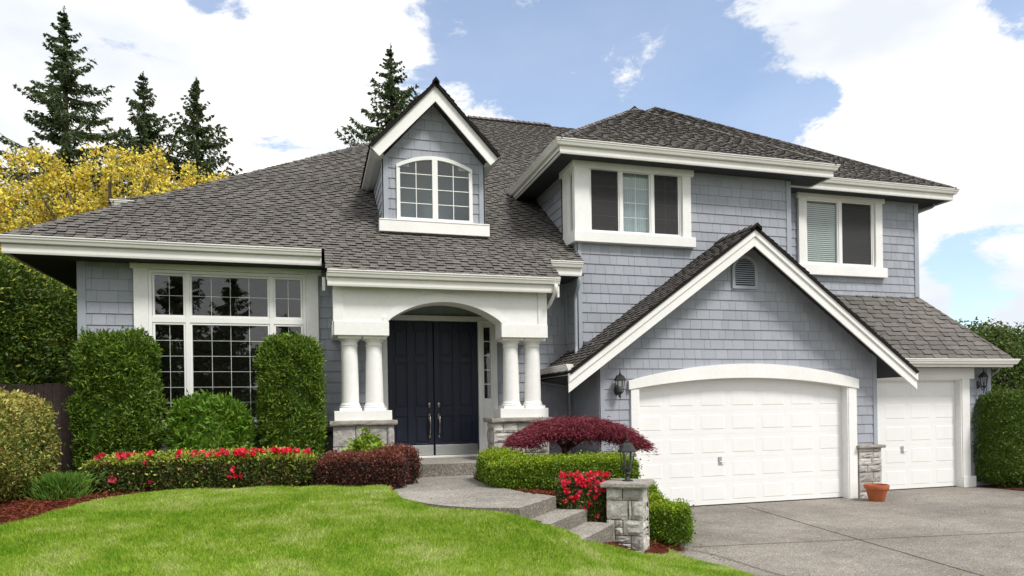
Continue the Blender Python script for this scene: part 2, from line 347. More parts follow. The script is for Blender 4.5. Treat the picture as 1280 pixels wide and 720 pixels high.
def roof_plane(mb, pts, e=.114, soff=True, wr=(.12, .175)):
    P = [Vector(p) for p in pts]; U = (P[1]-P[0]).normalized(); N = U.cross(P[2]-P[0]).normalized()
    if N.z < 0: N = -N
    V = N.cross(U)
    if V.dot(P[2]-P[0]) < 0: V = -V; 
    SEED[0] += 1
    q = [((p-P[0]).dot(U), (p-P[0]).dot(V)) for p in P]
    if U.cross(V).dot(N) < 0: pass
    field(mb, P[0], U, V, N, q, e, wr, .012, gap=.006, stagger=.028, high=.5, highadd=.011, mi=(0, 1), seed=SEED[0])
    if soff:
        k = [p-N*.05 for p in P]; mb.add(P+k, [tuple(range(len(P), 2*len(P)))[::-1]]+[(i, (i+1) % len(P), len(P)+(i+1) % len(P), len(P)+i) for i in range(len(P))], 1)
def ridge_cap(mb, a, b, n1, n2, w=.15, seg=.2, lift=.034):
    """overlapping cap shingles along the line a->b; n1,n2: unit vectors down each side"""
    a, b, n1, n2 = map(Vector, (a, b, n1, n2)); L = (b-a).length; d = (b-a)/L; up_ = -(n1+n2).normalized()
    k = max(1, round(L/seg))
    for i in range(k):
        p, q = a+d*(L*i/k-.015), a+d*(L*(i+1)/k)
        t0, t1 = lift+.02, lift-.004
        ring = lambda c, t: [c+n1*w+up_*(t), c+up_*(t+.012), c+n2*w+up_*(t)]
        A, B = ring(p, t0), ring(q, t1); A0, B0 = [v-up_*(t0+.01) for v in A], [v-up_*(t1+.01) for v in B]
        mb.add(A+B, [(0, 1, 4, 3), (1, 2, 5, 4)], 0)
        mb.add(A+A0, [(0, 3, 4, 1), (1, 4, 5, 2)], 1); mb.add(A+A0+B+B0, [(0, 6, 9, 3), (2, 5, 11, 8)], 1); mb.add(B+B0, [(0, 1, 4, 3), (1, 2, 5, 4)], 1)
def sweep(mb, path, z, prof, mi=0):
    n = len(path); rows = []
    for i in range(n):
        ds = []
        if i > 0: ds.append((Vector(path[i])-Vector(path[i-1])).normalized())
        if i < n-1: ds.append((Vector(path[i+1])-Vector(path[i])).normalized())
        ns = [Vector((d.y, -d.x)) for d in ds]
        m_ = sum(ns, Vector((0, 0))).normalized(); sc = 1/max(.3, m_.dot(ns[0]))
        rows.append([(path[i][0]+m_.x*o*sc, path[i][1]+m_.y*o*sc, z+dz) for o, dz in prof])
    k = len(prof); vs = [p for r_ in rows for p in r_]; fs = []
    for i in range(n-1):
        for j in range(k): fs.append((i*k+j, i*k+(j+1) % k, (i+1)*k+(j+1) % k, (i+1)*k+j))
    fs.append(tuple(range(k))[::-1]); fs.append(tuple((n-1)*k+j for j in range(k)))
    mb.add(vs, fs, mi)
GUT = [(0, 0), (.10, 0), (.115, -.006), (.115, -.022), (.10, -.028), (.10, -.055), (.085, -.075), (.07, -.115), (.06, -.125), (0, -.125)]
def eave(parent, path, z, h=.27, rail=True):
    g = MB(); sweep(g, path, z, GUT); go = g.build('gutter', 'gutterwhite', parent, label=None)
    f = MB(); sweep(f, path, z, [(-.03, -.01), (-.001, -.01), (-.001, -.13), (.012, -.13), (.012, -h+.03), (.004, -h), (-.03, -h)]); f.build('fascia', 'gutterwhite', go)
    return go
def panel(parent, name, pts, m, t=.02):
    b = MB(); P = [Vector(p) for p in pts]; nn = (P[1]-P[0]).cross(P[2]-P[0]).normalized(); k = len(P)
    b.add(P+[p-nn*t for p in P], [tuple(range(k)), tuple(range(k, 2*k))[::-1]]+[(i, k+i, k+(i+1) % k, (i+1) % k) for i in range(k)]); return b.build(name, m, parent)

# ------------------------------------------------------------------ terrain
CP = [(-9, 6, .75), (-9, 12, 1.0), (-9, 20, 1.0), (-3.1, 8.4, .9), (-2.8, 9.9, .91), (-2.25, 11.16, .93), (-1, 11.4, .92), (1, 10.5, .9), (-3.5, 13.3, .98), (-.5, 13.3, .98), (1, 12.8, .96), (1.1, 9.8, .88), (1.2, 9.4, .83), (1.45, 8.7, .80),
      (1.85, 8.2, .79), (2.3, 7.9, .74), (2.24, 7.6, .70), (2.6, 7.45, .60), (3.0, 7.5, .47), (3.42, 7.75, .31), (3.9, 7.95, .17), (4.35, 7.75, .08), (4.57, 7.3, .06), (4.95, 7.35, .0), (4.75, 8.4, .02), (5.3, 5.5, -.02), (5.6, 2, -.06),
      (2.0, 7.0, .55), (1.7, 6.0, .46), (.3, 6.4, .60), (-.7, 6.6, .64), (-2.8, 7.2, .72), (-4, 4, .5), (0, 3, .3), (3, 3, .1), (3, 5.5, .22), (3.5, 6.6, .22), (0, 8.5, .82), (-1.5, 9.5, .88),
      (2.85, 10.0, .83), (3.2, 8.95, .8), (3.6, 9.6, .72), (4.3, 9.6, .45), (4.7, 9.5, .2), (4.8, 8.8, .06), (3.5, 12, .9), (5, 12.3, .5), (5.2, 10.6, .25), (5.7, 11.8, .1), (4.2, 10.8, .72), (3.8, 8.8, .35), (4.15, 8.4, .14), (5.0, 9.2, .06), (6, 9.6, .0), (6, 12, .0), (2.7, 11.5, .88)]
cp = np.array(CP)
def U_(r): return np.where(r > 0, r*r*np.log(np.maximum(r, 1e-9)), 0)
K = U_(np.linalg.norm(cp[:, None, :2]-cp[None, :, :2], axis=2))+np.eye(len(cp))*.03
Pm = np.c_[np.ones(len(cp)), cp[:, :2]]; A_ = np.block([[K, Pm], [Pm.T, np.zeros((3, 3))]]); sol = np.linalg.solve(A_, np.r_[cp[:, 2], 0, 0, 0])
def tz(x, y):
    x = np.atleast_1d(np.asarray(x, float)); y = np.atleast_1d(np.asarray(y, float)); sh = x.shape; q = np.c_[x.ravel(), y.ravel()]; out = np.zeros(len(q))
    for i in range(0, len(q), 50000):
        d = np.linalg.norm(q[i:i+50000, None, :]-cp[None, :, :2], axis=2); out[i:i+50000] = U_(d)@sol[:-3]+np.c_[np.ones(len(d)), q[i:i+50000]]@sol[-3:]
    return out.reshape(sh)
def inpoly(x, y, poly):
    c = np.zeros(x.shape, bool); n = len(poly); j = n-1
    for i in range(n):
        xi, yi = poly[i]; xj, yj = poly[j]
        cnd = ((yi > y) != (yj > y)) & (x < (xj-xi)*(y-yi)/(yj-yi+1e-12)+xi); c ^= cnd; j = i
    return c
def smoothpath(pts, n=8):
    out = []
    for i in range(len(pts)-1):
        p0, p1, p2, p3 = pts[max(i-1, 0)], pts[i], pts[i+1], pts[min(i+2, len(pts)-1)]
        for k in range(n):
            t = k/n; out.append(tuple(.5*((2*p1[a])+(-p0[a]+p2[a])*t+(2*p0[a]-5*p1[a]+4*p2[a]-p3[a])*t*t+(-p0[a]+3*p1[a]-3*p2[a]+p3[a])*t**3) for a in (0, 1)))
    return out+[pts[-1]]
bed_edge = smoothpath([(-3.6, 5.5), (-3.35, 7.4), (-3.12, 8.4), (-2.92, 9.0), (-2.78, 9.9), (-2.55, 10.7), (-2.1, 11.05), (-1.08, 11.2), (.2, 10.85), (1.0, 10.5), (1.06, 9.95)])
walk_left = smoothpath([(1.45, 12.32), (1.15, 11.3), (1.0, 10.6), (1.07, 10.1), (1.18, 9.48), (1.44, 8.78), (1.85, 8.3), (2.38, 8.03)])
walk_right = smoothpath([(3.16, 8.92), (2.95, 9.4), (2.8, 9.9), (2.66, 10.8), (2.68, 11.6), (2.86, 12.32)])
drive_edge = smoothpath([(4.75, 8.75), (4.8, 8.47), (4.95, 7.95), (5.03, 7.3), (5.2, 6.3), (5.5, 4.5), (5.8, 1.5), (6, -4)])
lawn_poly = [(-4.6, -3), (-4.2, 2), (-3.9, 4)]+bed_edge+[p for p in walk_left if p[1] < 9.95]+[(2.6, 7.8), (3.1, 7.85), (3.6, 8.05), (4.0, 8.12), (4.35, 8.2), (4.7, 8.6)]+drive_edge[1:]+[(6, -3)]
gx = np.arange(-9, 6.4, .06); gy = np.arange(-3, 21, .06); GX, GY = np.meshgrid(gx, gy, indexing='ij'); GZ = tz(GX, GY)
GZ = GZ+.008*np.sin(GX*3.1+GY*1.7)+.006*np.sin(GX*5.3-GY*4.1)
drive_poly = [(5.3, 13.4), (5.36, 10.4), (5.1, 9.6), (4.9, 9.1)]+drive_edge+[(6, -3), (30, -3), (30, 13.4)]
cx_, cy_ = (GX[:-1, :-1]+GX[1:, 1:])/2, (GY[:-1, :-1]+GY[1:, 1:])/2
isl = inpoly(cx_, cy_, lawn_poly)
shr = [p for p in walk_left[3:]]+[(3.16, 8.92)]+walk_right[1:]
walk_poly = walk_left+walk_right
steps_poly = [tuple(Vector((3.16, 8.92))+Vector((.66, .75))*a_+Vector((.75, -.66))*b_) for a_, b_ in ((.15, -.08), (-1.15, -.08), (-.75, .70), (.15, .70))]
isw = inpoly(cx_, cy_, steps_poly) | inpoly(cx_, cy_, [(p[0]*.96+2*.04, p[1]) for p in walk_poly])
isd = inpoly(cx_, cy_, [(p[0]+.06, p[1]) for p in drive_poly])
ish = (cx_ > -3.7) & (cy_ > 13.6)
idx = np.arange(GX.size).reshape(GX.shape)
def gridmesh(name, mask, zoff, m):
    ii, jj = np.nonzero(mask); q = np.stack([idx[ii, jj], idx[ii+1, jj], idx[ii+1, jj+1], idx[ii, jj+1]], 1)
    u, inv = np.unique(q, return_inverse=True); V3 = np.c_[GX.ravel(), GY.ravel(), GZ.ravel()+zoff][u]
    return npmesh(name, V3, inv.reshape(-1, 4), [m])
def npmesh(name, V3, Q, mats, mi=None, parent=None, smooth=False):
    me = bpy.data.meshes.new(name); off = np.array(wloc(parent)) if parent else np.zeros(3)
    V3 = np.asarray(V3, np.float32)-off.astype(np.float32); k = Q.shape[1]
    me.vertices.add(len(V3)); me.vertices.foreach_set('co', V3.ravel())
    me.loops.add(Q.size); me.loops.foreach_set('vertex_index', Q.astype(np.int32).ravel())
    me.polygons.add(len(Q)); me.polygons.foreach_set('loop_start', np.arange(0, Q.size, k, dtype=np.int32))
    for mm in mats: me.materials.append(MT[mm])
    if mi is not None: me.polygons.foreach_set('material_index', np.asarray(mi, np.int32))
    if smooth: me.polygons.foreach_set('use_smooth', np.ones(len(Q), bool))
    me.update(calc_edges=True); me.validate()
    o = bpy.data.objects.new(name, me); COL.objects.link(o); o.parent = parent; return o
struct(gridmesh('lawn', isl, 0, 'lawn')); struct(gridmesh('mulch_bed', ~isl & ~isw & ~isd & ~ish, -.012, 'mulch'))
b = MB(); b.add([(-900, -900, -.35), (900, -900, -.35), (900, 900, -.35), (-900, 900, -.35)], [(0, 1, 2, 3)]); struct(b.build('ground', 'far'))
# driveway
b = MB(); dp = drive_poly; b.add([(x, y, 0.0) for x, y in dp]+[(x, y, -.2) for x, y in dp], [tuple(range(len(dp)))[::-1] if False else tuple(range(len(dp)))]+[(i, (i+1) % len(dp), len(dp)+(i+1) % len(dp), len(dp)+i) for i in range(len(dp))])
drive = struct(b.build('driveway', 'drive'))
b = MB()
def strip(b, pts, w, z):
    P = [Vector((p[0], p[1], z)) for p in pts]
    L = []; Rr = []
    for i, p in enumerate(P):
        d = (P[min(i+1, len(P)-1)]-P[max(i-1, 0)]).normalized(); n_ = Vector((-d.y, d.x, 0))*w/2; L.append(p+n_); Rr.append(p-n_)
    k = len(P); b.add(L+Rr, [(i, i+1, k+i+1, k+i) for i in range(k-1)])
strip(b, [(8.42, 12.3), (7.64, 6.97), (7.2, 3.5), (6.9, 0)], .016, .004); strip(b, [(5.3, 9.02), (9.29, 8.46), (20, 7.0)], .014, .008)
strip(b, smoothpath([(4.98, 9.05), (5.2, 8.7), (5.3, 8.2), (5.35, 7.4), (5.5, 6.3), (5.8, 4.5), (6.1, 1.5)]), .014, .012)
struct(b.build('driveway_joints', 'joint'))
b = MB(); b.add([(15.2, 4, .01), (30, 4, .01), (30, 14.5, .01), (15.9, 14.5, .01), (15.4, 12.3, .01), (16.6, 11.2, .01)][::1], [(0, 1, 2, 3, 4, 5)])
b.v = [(15.35, 12.95, .012), (15.5, 12.0, .012), (17.5, 11.9, .012), (30, 11.7, .012), (30, 40, .012), (15.6, 40, .012)]; b.f = [(0, 1, 2, 3, 4, 5)]; struct(b.build('side_bed', 'mulch'))
# walkway, porch slab and steps
def slab(b, poly, z, zb, miT=0, miS=1):
    k = len(poly); b.add([(x, y, z) for x, y in poly], [tuple(range(k))], miT)
    b.add([(x, y, z) for x, y in poly]+[(x, y, zb) for x, y in poly], [(i, (i+1) % k, k+(i+1) % k, k+i) for i in range(k)], miS)
b = MB(); slab(b, walk_poly, .86, .2); struct(b.build('walkway', ['walk', 'riser']))
b = MB(); slab(b, [(.3, 12.3), (4.4, 12.3), (4.4, 14.05), (.3, 14.05)], 1.085, .3); struct(b.build('porch_floor', ['walk', 'riser']))
ed = Vector((.66, .75)); pd = Vector((.75, -.66)); r1 = Vector((3.16, 8.92))
b = MB()
for k, z in enumerate((.68, .51)):
    a = r1+pd*(.38*k-.05)+ed*.0; c2 = r1+pd*(.38*(k+1)); L = 1.15+.15*k
    slab(b, [tuple(a-ed*L), tuple(c2-ed*L), tuple(c2+ed*(.18)), tuple(a+ed*(.18))], z, 0)
struct(b.build('entry_steps', ['walk', 'riser']))

# ------------------------------------------------------------------ HOUSE
H = thing('house', 'grey-blue shingled two-storey suburban house with white trim, arched porch and garages', 'house', (5, 13.5, 0))
# walls
b = MB(); wall_front(b, 13.5, [(-3.8, 1.75), (1.2, 1.75), (1.2, 4.72), (-3.8, 4.72)], [(-2.75, 1.86, -.06, 4.6)]); wall_left(b, -3.8, [(13.5, 1.75), (22, 1.75), (22, 4.72), (13.5, 4.72)])
b.box(-3.8, 13.5, 4.62, 1.2, 13.62, 4.72); b.build('wall', 'siding', H, label='shingled wall of the living room wing beside the tall window')
b = MB(); b.box(-3.78, 13.52, .6, 1.25, 14, 1.70); b.box(-3.82, 13.46, 1.68, 1.25, 13.56, 1.76); b.box(-3.78, 13.52, .6, -3.4, 22, 1.7); b.build('foundation', 'concrete', H)
b = MB(); wall_front(b, 14.0, [(1.2, 1.0), (5.4, 1.0), (5.4, 5.3), (1.2, 5.3)], [(1.40, 1.0, 3.66, 3.86)]); wall_right(b, 1.2, [(13.5, 1), (14, 1), (14, 4.7), (13.5, 4.7)])
b.build('wall', 'siding', H, label='shaded shingled entry wall behind the porch columns')
def archg(x): return 2.61-.19*((x-8.6)/2.45)**2      # underside of the garage head trim
gh = [(6.12, -.1, 11.12, 2.42)]+[(6.12+i*.3125, 2.36, 6.12+(i+1)*.3125, archg(6.12+(i+.5)*.31)+.06) for i in range(16)]
b = MB(); wall_front(b, 12.48, [(5.35, -.05), (11.85, -.05), (11.85, 3.15), (8.52, 5.5), (5.35, 3.2)], gh); wall_left(b, 5.35, [(12.48, -.05), (14.02, -.05), (14.02, 3.5), (12.48, 3.3)]); wall_right(b, 11.85, [(12.48, 0), (13.2, 0), (13.2, 3.1), (12.48, 3.1)])
b.build('wall', 'siding', H, label='shingled garage gable wall')
b = MB(); wall_front(b, 13.3, [(5.25, 2.6), (10.35, 2.6), (10.35, 7.06), (5.25, 7.06)], [(5.50, 5.62, 7.62, 7.0)]); wall_left(b, 5.25, [(13.3, 3), (17.5, 3), (17.5, 7.06), (13.3, 7.06)], [(13.33, 5.65, 13.62, 6.95)]); wall_right(b, 10.35, [(13.3, 4.5), (14.1, 4.5), (14.1, 7.06), (13.3, 7.06)])
b.build('wall', 'siding', H, label='shingled upper wall above the garage')
b = MB(); wall_front(b, 14.05, [(10.3, 4.2), (14.7, 4.2), (14.7, 7.06), (10.3, 7.06)], [(11.33, 5.37, 13.35, 7.0)]); wall_right(b, 14.7, [(14.05, 3), (22, 3), (22, 7.06), (14.05, 7.06)])
b.build('wall', 'siding', H, label='shingled upper wall of the right room')
b = MB(); wall_front(b, 13.17, [(11.85, 0), (15.92, 0), (15.92, 2.9), (11.85, 2.9)], [(12.0, -.1, 15.03, 2.63)]); wall_right(b, 15.92, [(13.17, 0), (22, 0), (22, 2.9), (13.17, 2.9)])
b.build('wall', 'siding', H, label='shingled wall around the single garage door')
# corner boards
b = MB()
for x0, x1, y, z0, z1 in ((-3.83, -3.7, 13.47, 1.77, 4.7), (5.32, 5.44, 12.45, 1.14, 3.2), (11.78, 11.88, 12.45, 1.15, 3.15), (5.22, 5.33, 13.27, 2.8, 5.42), (10.26, 10.38, 13.27, 4.6, 7.05), (14.6, 14.73, 14.02, 4.7, 7.05), (15.82, 15.95, 13.14, 0, 2.88)):
    b.box(x0, y, z0, x1, y+.1, z1)
b.box(5.323, 12.45, 1.14, 5.35, 12.60, 3.2); b.box(5.223, 13.27, 2.8, 5.25, 13.37, 5.42); b.box(5.31, 13.90, .9, 5.35, 13.985, 3.4); b.box(5.21, 13.90, 3.4, 5.25, 13.985, 5.4)
b.each('corner_board', 'trimblue', H, bevel=.004)
# roofs -------------------------------------------------------------
PS = .69; EY, EZ = 12.95, 4.965
def mz(y): return EZ+PS*(y-EY)
D = 10.0; RY = EY+D; RZ = mz(RY)
rb = MB()
roof_plane(rb, [(-4.72, EY, EZ), (5.25, EY, EZ), (5.25, RY, RZ), (-4.72+D-.04, RY-.0, RZ)])
roof_plane(rb, [(5.25, 13.32, mz(13.32)), (6.2, 13.32, mz(13.32)), (11.5, 22.0, mz(22.0)), (8.9, RY, RZ), (5.25, RY, RZ)], soff=False)
roof_plane(rb, [(.25, 12.23, mz(12.23)), (4.5, 12.23, mz(12.23)), (4.5, EY, EZ), (.25, EY, EZ)])
main = rb.build('roof', ['shingle', 'shedge'], H, label='large grey shingle roof over the living room and porch')
b = MB(); b.add([(-4.72, EY, EZ), (-4.72+D, RY, RZ), (-4.72, RY+D, EZ), (5.28+0, RY, RZ), (9, RY, RZ), (9, RY+D, EZ)], [(0, 1, 2), (3, 4, 5, 2)], 0); b.build('roof_plane', 'shingle', main)
s2 = math.sqrt(.5)
nf = Vector((0, -1, -PS)).normalized(); nl = Vector((-1, 0, -PS)).normalized(); nr = Vector((1, 0, -PS)).normalized(); nb = Vector((0, 1, -PS)).normalized()
b = MB(); ridge_cap(b, (-4.66, EY+.06, EZ+.04), (-4.72+D, RY, RZ), nf, nl); ridge_cap(b, (-4.72+D, RY, RZ), (8.15, RY, RZ), nf, nb); ridge_cap(b, (5.2, RY, RZ+.03), (8.1, RY, RZ+.04), nf, nb, w=.2); b.build('ridge_cap', ['shingle', 'shedge'], main)
# rear left wing roof
b = MB(); ry0, rx0, rz0 = 17.0, -4.15, 6.72; roof_plane(b, [(rx0, ry0, rz0), (2, ry0, rz0), (2, ry0+3.6, rz0+3.6*.5), (rx0+3.6, ry0+3.6, rz0+3.6*.5)]);
rear = b.build('roof', ['shingle', 'shedge'], H, label='small rear roof rising behind the left hip'); b = MB(); ridge_cap(b, (rx0+.05, ry0+.05, rz0+.03), (rx0+3.6, ry0+3.6, rz0+1.8), nf, nl); ridge_cap(b, (rx0+3.6, ry0+3.6, rz0+1.8), (2, ry0+3.6, rz0+1.8), nf, nb); b.build('ridge_cap', ['shingle', 'shedge'], rear)
eave(H, [(rx0+.1, 22), (rx0+.1, ry0+.05), (1, ry0+.05)], rz0+.02, .24)
b = MB(); b.box(rx0+.5, ry0+.5, 5, 1.5, 22, rz0-.15); b.build('wall', 'siding', H, label='rear wall below the small left roof')
# garage gable roof
GX0, GZ0 = 8.52, 5.60; GP = .725; gyf = 11.94
def gz(x): return GZ0-GP*abs(x-GX0)
b = MB(); roof_plane(b, [(4.53, 14.0, gz(4.53)), (4.53, gyf, gz(4.53)), (GX0, gyf, GZ0), (GX0, 14.0, GZ0)])
roof_plane(b, [(12.50, gyf, gz(12.50)), (12.50, 14.6, gz(12.5)), (GX0, 14.6, GZ0), (GX0, gyf, GZ0)])
gr = b.build('roof', ['shingle', 'shedge'], H, label='steep grey shingle gable roof over the double garage')
b = MB(); ngl = Vector((-1, 0, -GP)).normalized(); ngr = Vector((1, 0, -GP)).normalized(); ridge_cap(b, (GX0, gyf-.03, GZ0), (GX0, 13.3, GZ0), ngl, ngr, w=.13); b.build('ridge_cap', ['shingle', 'shedge'], gr)
def rake(parent, cx, zt, hw, y0, pitch, h1, h2, name='rake_board', t=.035, m='white', square=False):
    """two stepped boards on each slope; zt top z at the ridge, heights measured vertically"""
    b = MB()
    for s in (-1, 1):
        for za, zb_, ya, yb in ((0, h1, y0-.03, y0+t), (h1, h1+h2, y0, y0+t-.002)):
            q = pitch/(1+pitch*pitch) if square else 0; ha, hb = hw-za*q, hw-zb_*q
            P = [(cx, zt-za), (cx+s*ha, zt-za-pitch*ha), (cx+s*hb, zt-zb_-pitch*hb), (cx, zt-zb_)]
            b.add([(x, ya, z) for x, z in P]+[(x, yb, z) for x, z in P], [(0, 1, 2, 3), (4, 7, 6, 5)]+[(i, 4+i, 4+(i+1) % 4, (i+1) % 4) for i in range(4)])
    return b.build(name, m, parent, bevel=.004)
rake(H, GX0, GZ0-.03, 3.99, 12.0, GP, .16, .19)
b = MB()
for s in (-1, 1):   # sloping soffit panels between rake and wall
    x0, x1 = GX0, GX0+s*3.95; za, zb_ = GZ0-.12, GZ0-.12-GP*3.95
    b.add([(x0, 12.03, za), (x1, 12.03, zb_), (x1, 14.0, zb_), (x0, 14.0, za)], [(0, 1, 2, 3)])
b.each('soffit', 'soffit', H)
gl = MB()
go = eave(H, [(4.62, 13.98), (4.62, 12.06)], 2.86, .2)
# upper hip roofs
UY, UX, UZ = 12.73, 4.66, 7.31
b = MB(); XR = 11.15; d1 = (XR-UX)/2; XL = 15.35; UY2 = 13.48; d2 = (XL-UX)/2
cxm = UX+d1; ap1 = (cxm, UY+d1, UZ+PS*d1); back1 = (cxm, UY2+d1, UZ+PS*d1); ap2 = (UX+d2, UY2+d2, UZ+PS*d2)
roof_plane(b, [(UX, UY, UZ), (XR, UY, UZ), ap1])
roof_plane(b, [(UX, UY2+8, UZ), (UX, UY, UZ), ap1, back1, ap2])
roof_plane(b, [(UX, UY2, UZ), (XL, UY2, UZ), ap2], soff=False)
roof_plane(b, [(XR, UY, UZ), (XR, UY2, UZ), (cxm+.0, UY2+d1, UZ+PS*d1), ap1], soff=False)
roof_plane(b, [(XL, UY2, UZ), (XL, UY2+8, UZ), ap2], soff=False)
ur = b.build('roof', ['shingle', 'shedge'], H, label='dark hipped shingle roof over the upper storey')
b = MB(); ridge_cap(b, (UX+.06, UY+.06, UZ+.05), ap1, nf, nl); ridge_cap(b, (XR-.06, UY+.06, UZ+.05), ap1, nf, nr); ridge_cap(b, back1, ap2, nf, nl); ridge_cap(b, (XL-.06, UY2+.06, UZ+.05), ap2, nf, nr); ridge_cap(b, ap1, back1, nl, nr); b.build('ridge_cap', ['shingle', 'shedge'], ur)
eave(H, [(UX+.07, 16.75), (UX+.07, UY+.07), (XR-.05, UY+.07), (XR-.05, UY2+.0)], UZ-.01)
eave(H, [(XR-.6, UY2+.07), (XL-.05, UY2+.07), (XL-.05, 21)], UZ-.01)
# shed roof over the single garage bay
SX, SY, SZ = 16.1, 12.68, 3.05; sp = 1.19
b = MB(); roof_plane(b, [(10.6, SY, SZ), (SX, SY, SZ), (SX-1.43, SY+1.43, SZ+sp*1.43), (10.6, SY+1.43, SZ+sp*1.43)], e=.15, wr=(.19, .26)); roof_plane(b, [(SX, SY, SZ), (SX, 22, SZ), (SX-1.43, 22, SZ+sp*1.43), (SX-1.43, SY+1.43, SZ+sp*1.43)])
sr = b.build('roof', ['shingle', 'shedge'], H, label='short steep shingle roof above the single garage door'); b = MB(); ridge_cap(b, (SX-.04, SY+.04, SZ+.05), (SX-1.43, SY+1.43, SZ+sp*1.43), Vector((0, -1, -sp)).normalized(), Vector((1, 0, -sp)).normalized(), w=.13); b.build('ridge_cap', ['shingle', 'shedge'], sr)
eave(H, [(11.9, SY+.03), (SX-.0, SY+.03), (SX-.0, 21)], SZ, .19)
# main eaves and porch eave
eave(H, [(-4.72, 22), (-4.72, EY), (.2, EY)], EZ-.02, .28); eave(H, [(4.52, EY), (5.2, EY)], EZ-.02, .28)
eave(H, [(.28, 12.27), (4.46, 12.27)], mz(12.23)-.0, .27)
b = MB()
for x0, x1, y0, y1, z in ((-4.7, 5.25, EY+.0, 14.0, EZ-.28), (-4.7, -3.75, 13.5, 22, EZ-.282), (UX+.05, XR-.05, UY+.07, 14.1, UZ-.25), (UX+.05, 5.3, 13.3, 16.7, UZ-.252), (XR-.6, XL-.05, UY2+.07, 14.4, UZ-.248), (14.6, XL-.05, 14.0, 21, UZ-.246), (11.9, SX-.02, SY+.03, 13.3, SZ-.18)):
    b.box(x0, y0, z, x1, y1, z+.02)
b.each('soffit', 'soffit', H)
b = MB()   # rake trim on the two sides of the dropped porch roof
for x in (.27, 4.44):
    b.add([(x, 12.3, mz(12.3)-.04), (x, 13.0, mz(13.0)-.04), (x, 13.0, mz(13.0)-.22), (x, 12.3, mz(12.3)-.22), (x+.03, 12.3, mz(12.3)-.04), (x+.03, 13.0, mz(13.0)-.04), (x+.03, 13.0, mz(13.0)-.22), (x+.03, 12.3, mz(12.3)-.22)], [(0, 1, 2, 3), (4, 7, 6, 5), (0, 3, 7, 4), (1, 0, 4, 5), (2, 1, 5, 6), (3, 2, 6, 7)])
b.box(.2, 12.5, 4.15, .25, 12.56, 4.38); b.box(4.5, 12.45, 4.15, 4.54, 12.52, 4.36)
b.each('rake_board', 'white', H, bevel=.003)
# downspouts
def downspout(pts, m='trimblue', r=.035): b = MB(); b.tube(smoothpath3(pts), r, 8); return b.build('downspout', m, H, smooth=True)
def smoothpath3(pts):
    out = [Vector(pts[0])]
    for i in range(1, len(pts)-1):
        p, a, c_ = Vector(pts[i]), Vector(pts[i-1]), Vector(pts[i+1]); q0 = p+(a-p).normalized()*.07; q1 = p+(c_-p).normalized()*.07
        out += [q0, p*.6+(q0+q1)*.2, q1]
    return out+[Vector(pts[-1])]
downspout([(5.16, 12.97, 4.72), (5.16, 13.02, 4.5), (5.17, 13.24, 4.3), (5.17, 13.24, 3.25), (5.12, 13.1, 3.12)])
downspout([(4.58, 13.9, 2.76), (4.58, 13.9, 2.6), (5.27, 13.9, 2.5), (5.27, 13.9, .5)])
downspout([(4.38, 12.2, 4.34), (4.38, 12.2, 4.22), (4.38, 12.6, 4.0), (4.42, 13.9, 3.9), (4.42, 13.93, 1.1)], 'white')
downspout([(15.2, 14.0, 7.15), (15.2, 14.0, 7.0), (14.80, 14.15, 6.85), (14.80, 14.15, 4.7)], 'trimblue')
downspout([(16.05, 13.0, 2.95), (16.05, 13.05, 2.78), (15.99, 13.3, 2.62), (15.99, 13.3, 0)], 'trimblue')

# ---- dormer
dm = MB(); wall_front(dm, 13.75, [(1.40, 5.2), (3.40, 5.2), (3.40, 7.0), (2.40, 8.12), (1.40, 7.0)], [(1.70, 5.8, 3.12, 6.85), (1.9, 6.8, 2.9, 7.02)])
wall_left(dm, 1.40, [(13.75, 5.2), (17, 5.2), (17, 7.0), (13.75, 7.0)], e=.2); wall_right(dm, 3.40, [(13.75, 5.2), (17, 5.2), (17, 7.0), (13.75, 7.0)])
dorm = dm.build('dormer', 'siding', H, label='shingled gable dormer standing on the porch roof')
DX, DZ, DPp, DHW, DYF = 2.39, 8.42, 1.06, 1.27, 13.34
b = MB(); roof_plane(b, [(DX-DHW, 17, DZ-DPp*DHW), (DX-DHW, DYF, DZ-DPp*DHW), (DX, DYF, DZ), (DX, 18.6, DZ)]); roof_plane(b, [(DX+DHW, DYF, DZ-DPp*DHW), (DX+DHW, 17, DZ-DPp*DHW), (DX, 18.6, DZ), (DX, DYF, DZ)])
b.build('dormer_roof', ['shingle', 'shedge'], dorm); b = MB(); ridge_cap(b, (DX, DYF-.03, DZ), (DX, 18.3, DZ), Vector((-1, 0, -DPp)).normalized(), Vector((1, 0, -DPp)).normalized(), w=.1, lift=.03); b.build('ridge_cap', ['shingle', 'shedge'], dorm)
rake(dorm, DX, DZ-.035, DHW-.01, 13.4, DPp, .02, .32, square=True)
b = MB()
for s in (-1, 1):
    b.add([(DX, 13.42, DZ-.09), (DX+s*1.25, 13.42, DZ-.09-DPp*1.25), (DX+s*1.25, 17, DZ-.09-DPp*1.25), (DX, 17, DZ-.09)], [(0, 1, 2, 3)])
    xo = DX+s*1.25; zo = DZ-.09-DPp*1.25; xi = DX+s*1.0
    xj = DX+s*1.13; b.add([(xo, 13.43, zo+.05), (xo, 17, zo+.05), (xo, 17, zo+.0), (xo, 13.43, zo+.0), (xj, 13.43, zo-.06), (xj, 17, zo-.06), (xi, 13.43, zo-.06), (xi, 17, zo-.06)], [(0, 1, 2, 3), (3, 2, 5, 4), (4, 5, 7, 6)])
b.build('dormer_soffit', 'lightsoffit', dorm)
b = MB()
for x0, x1 in ((1.37, 1.49), (3.31, 3.43)): b.box(x0, 13.72, 5.5, x1, 13.80, 7.0)
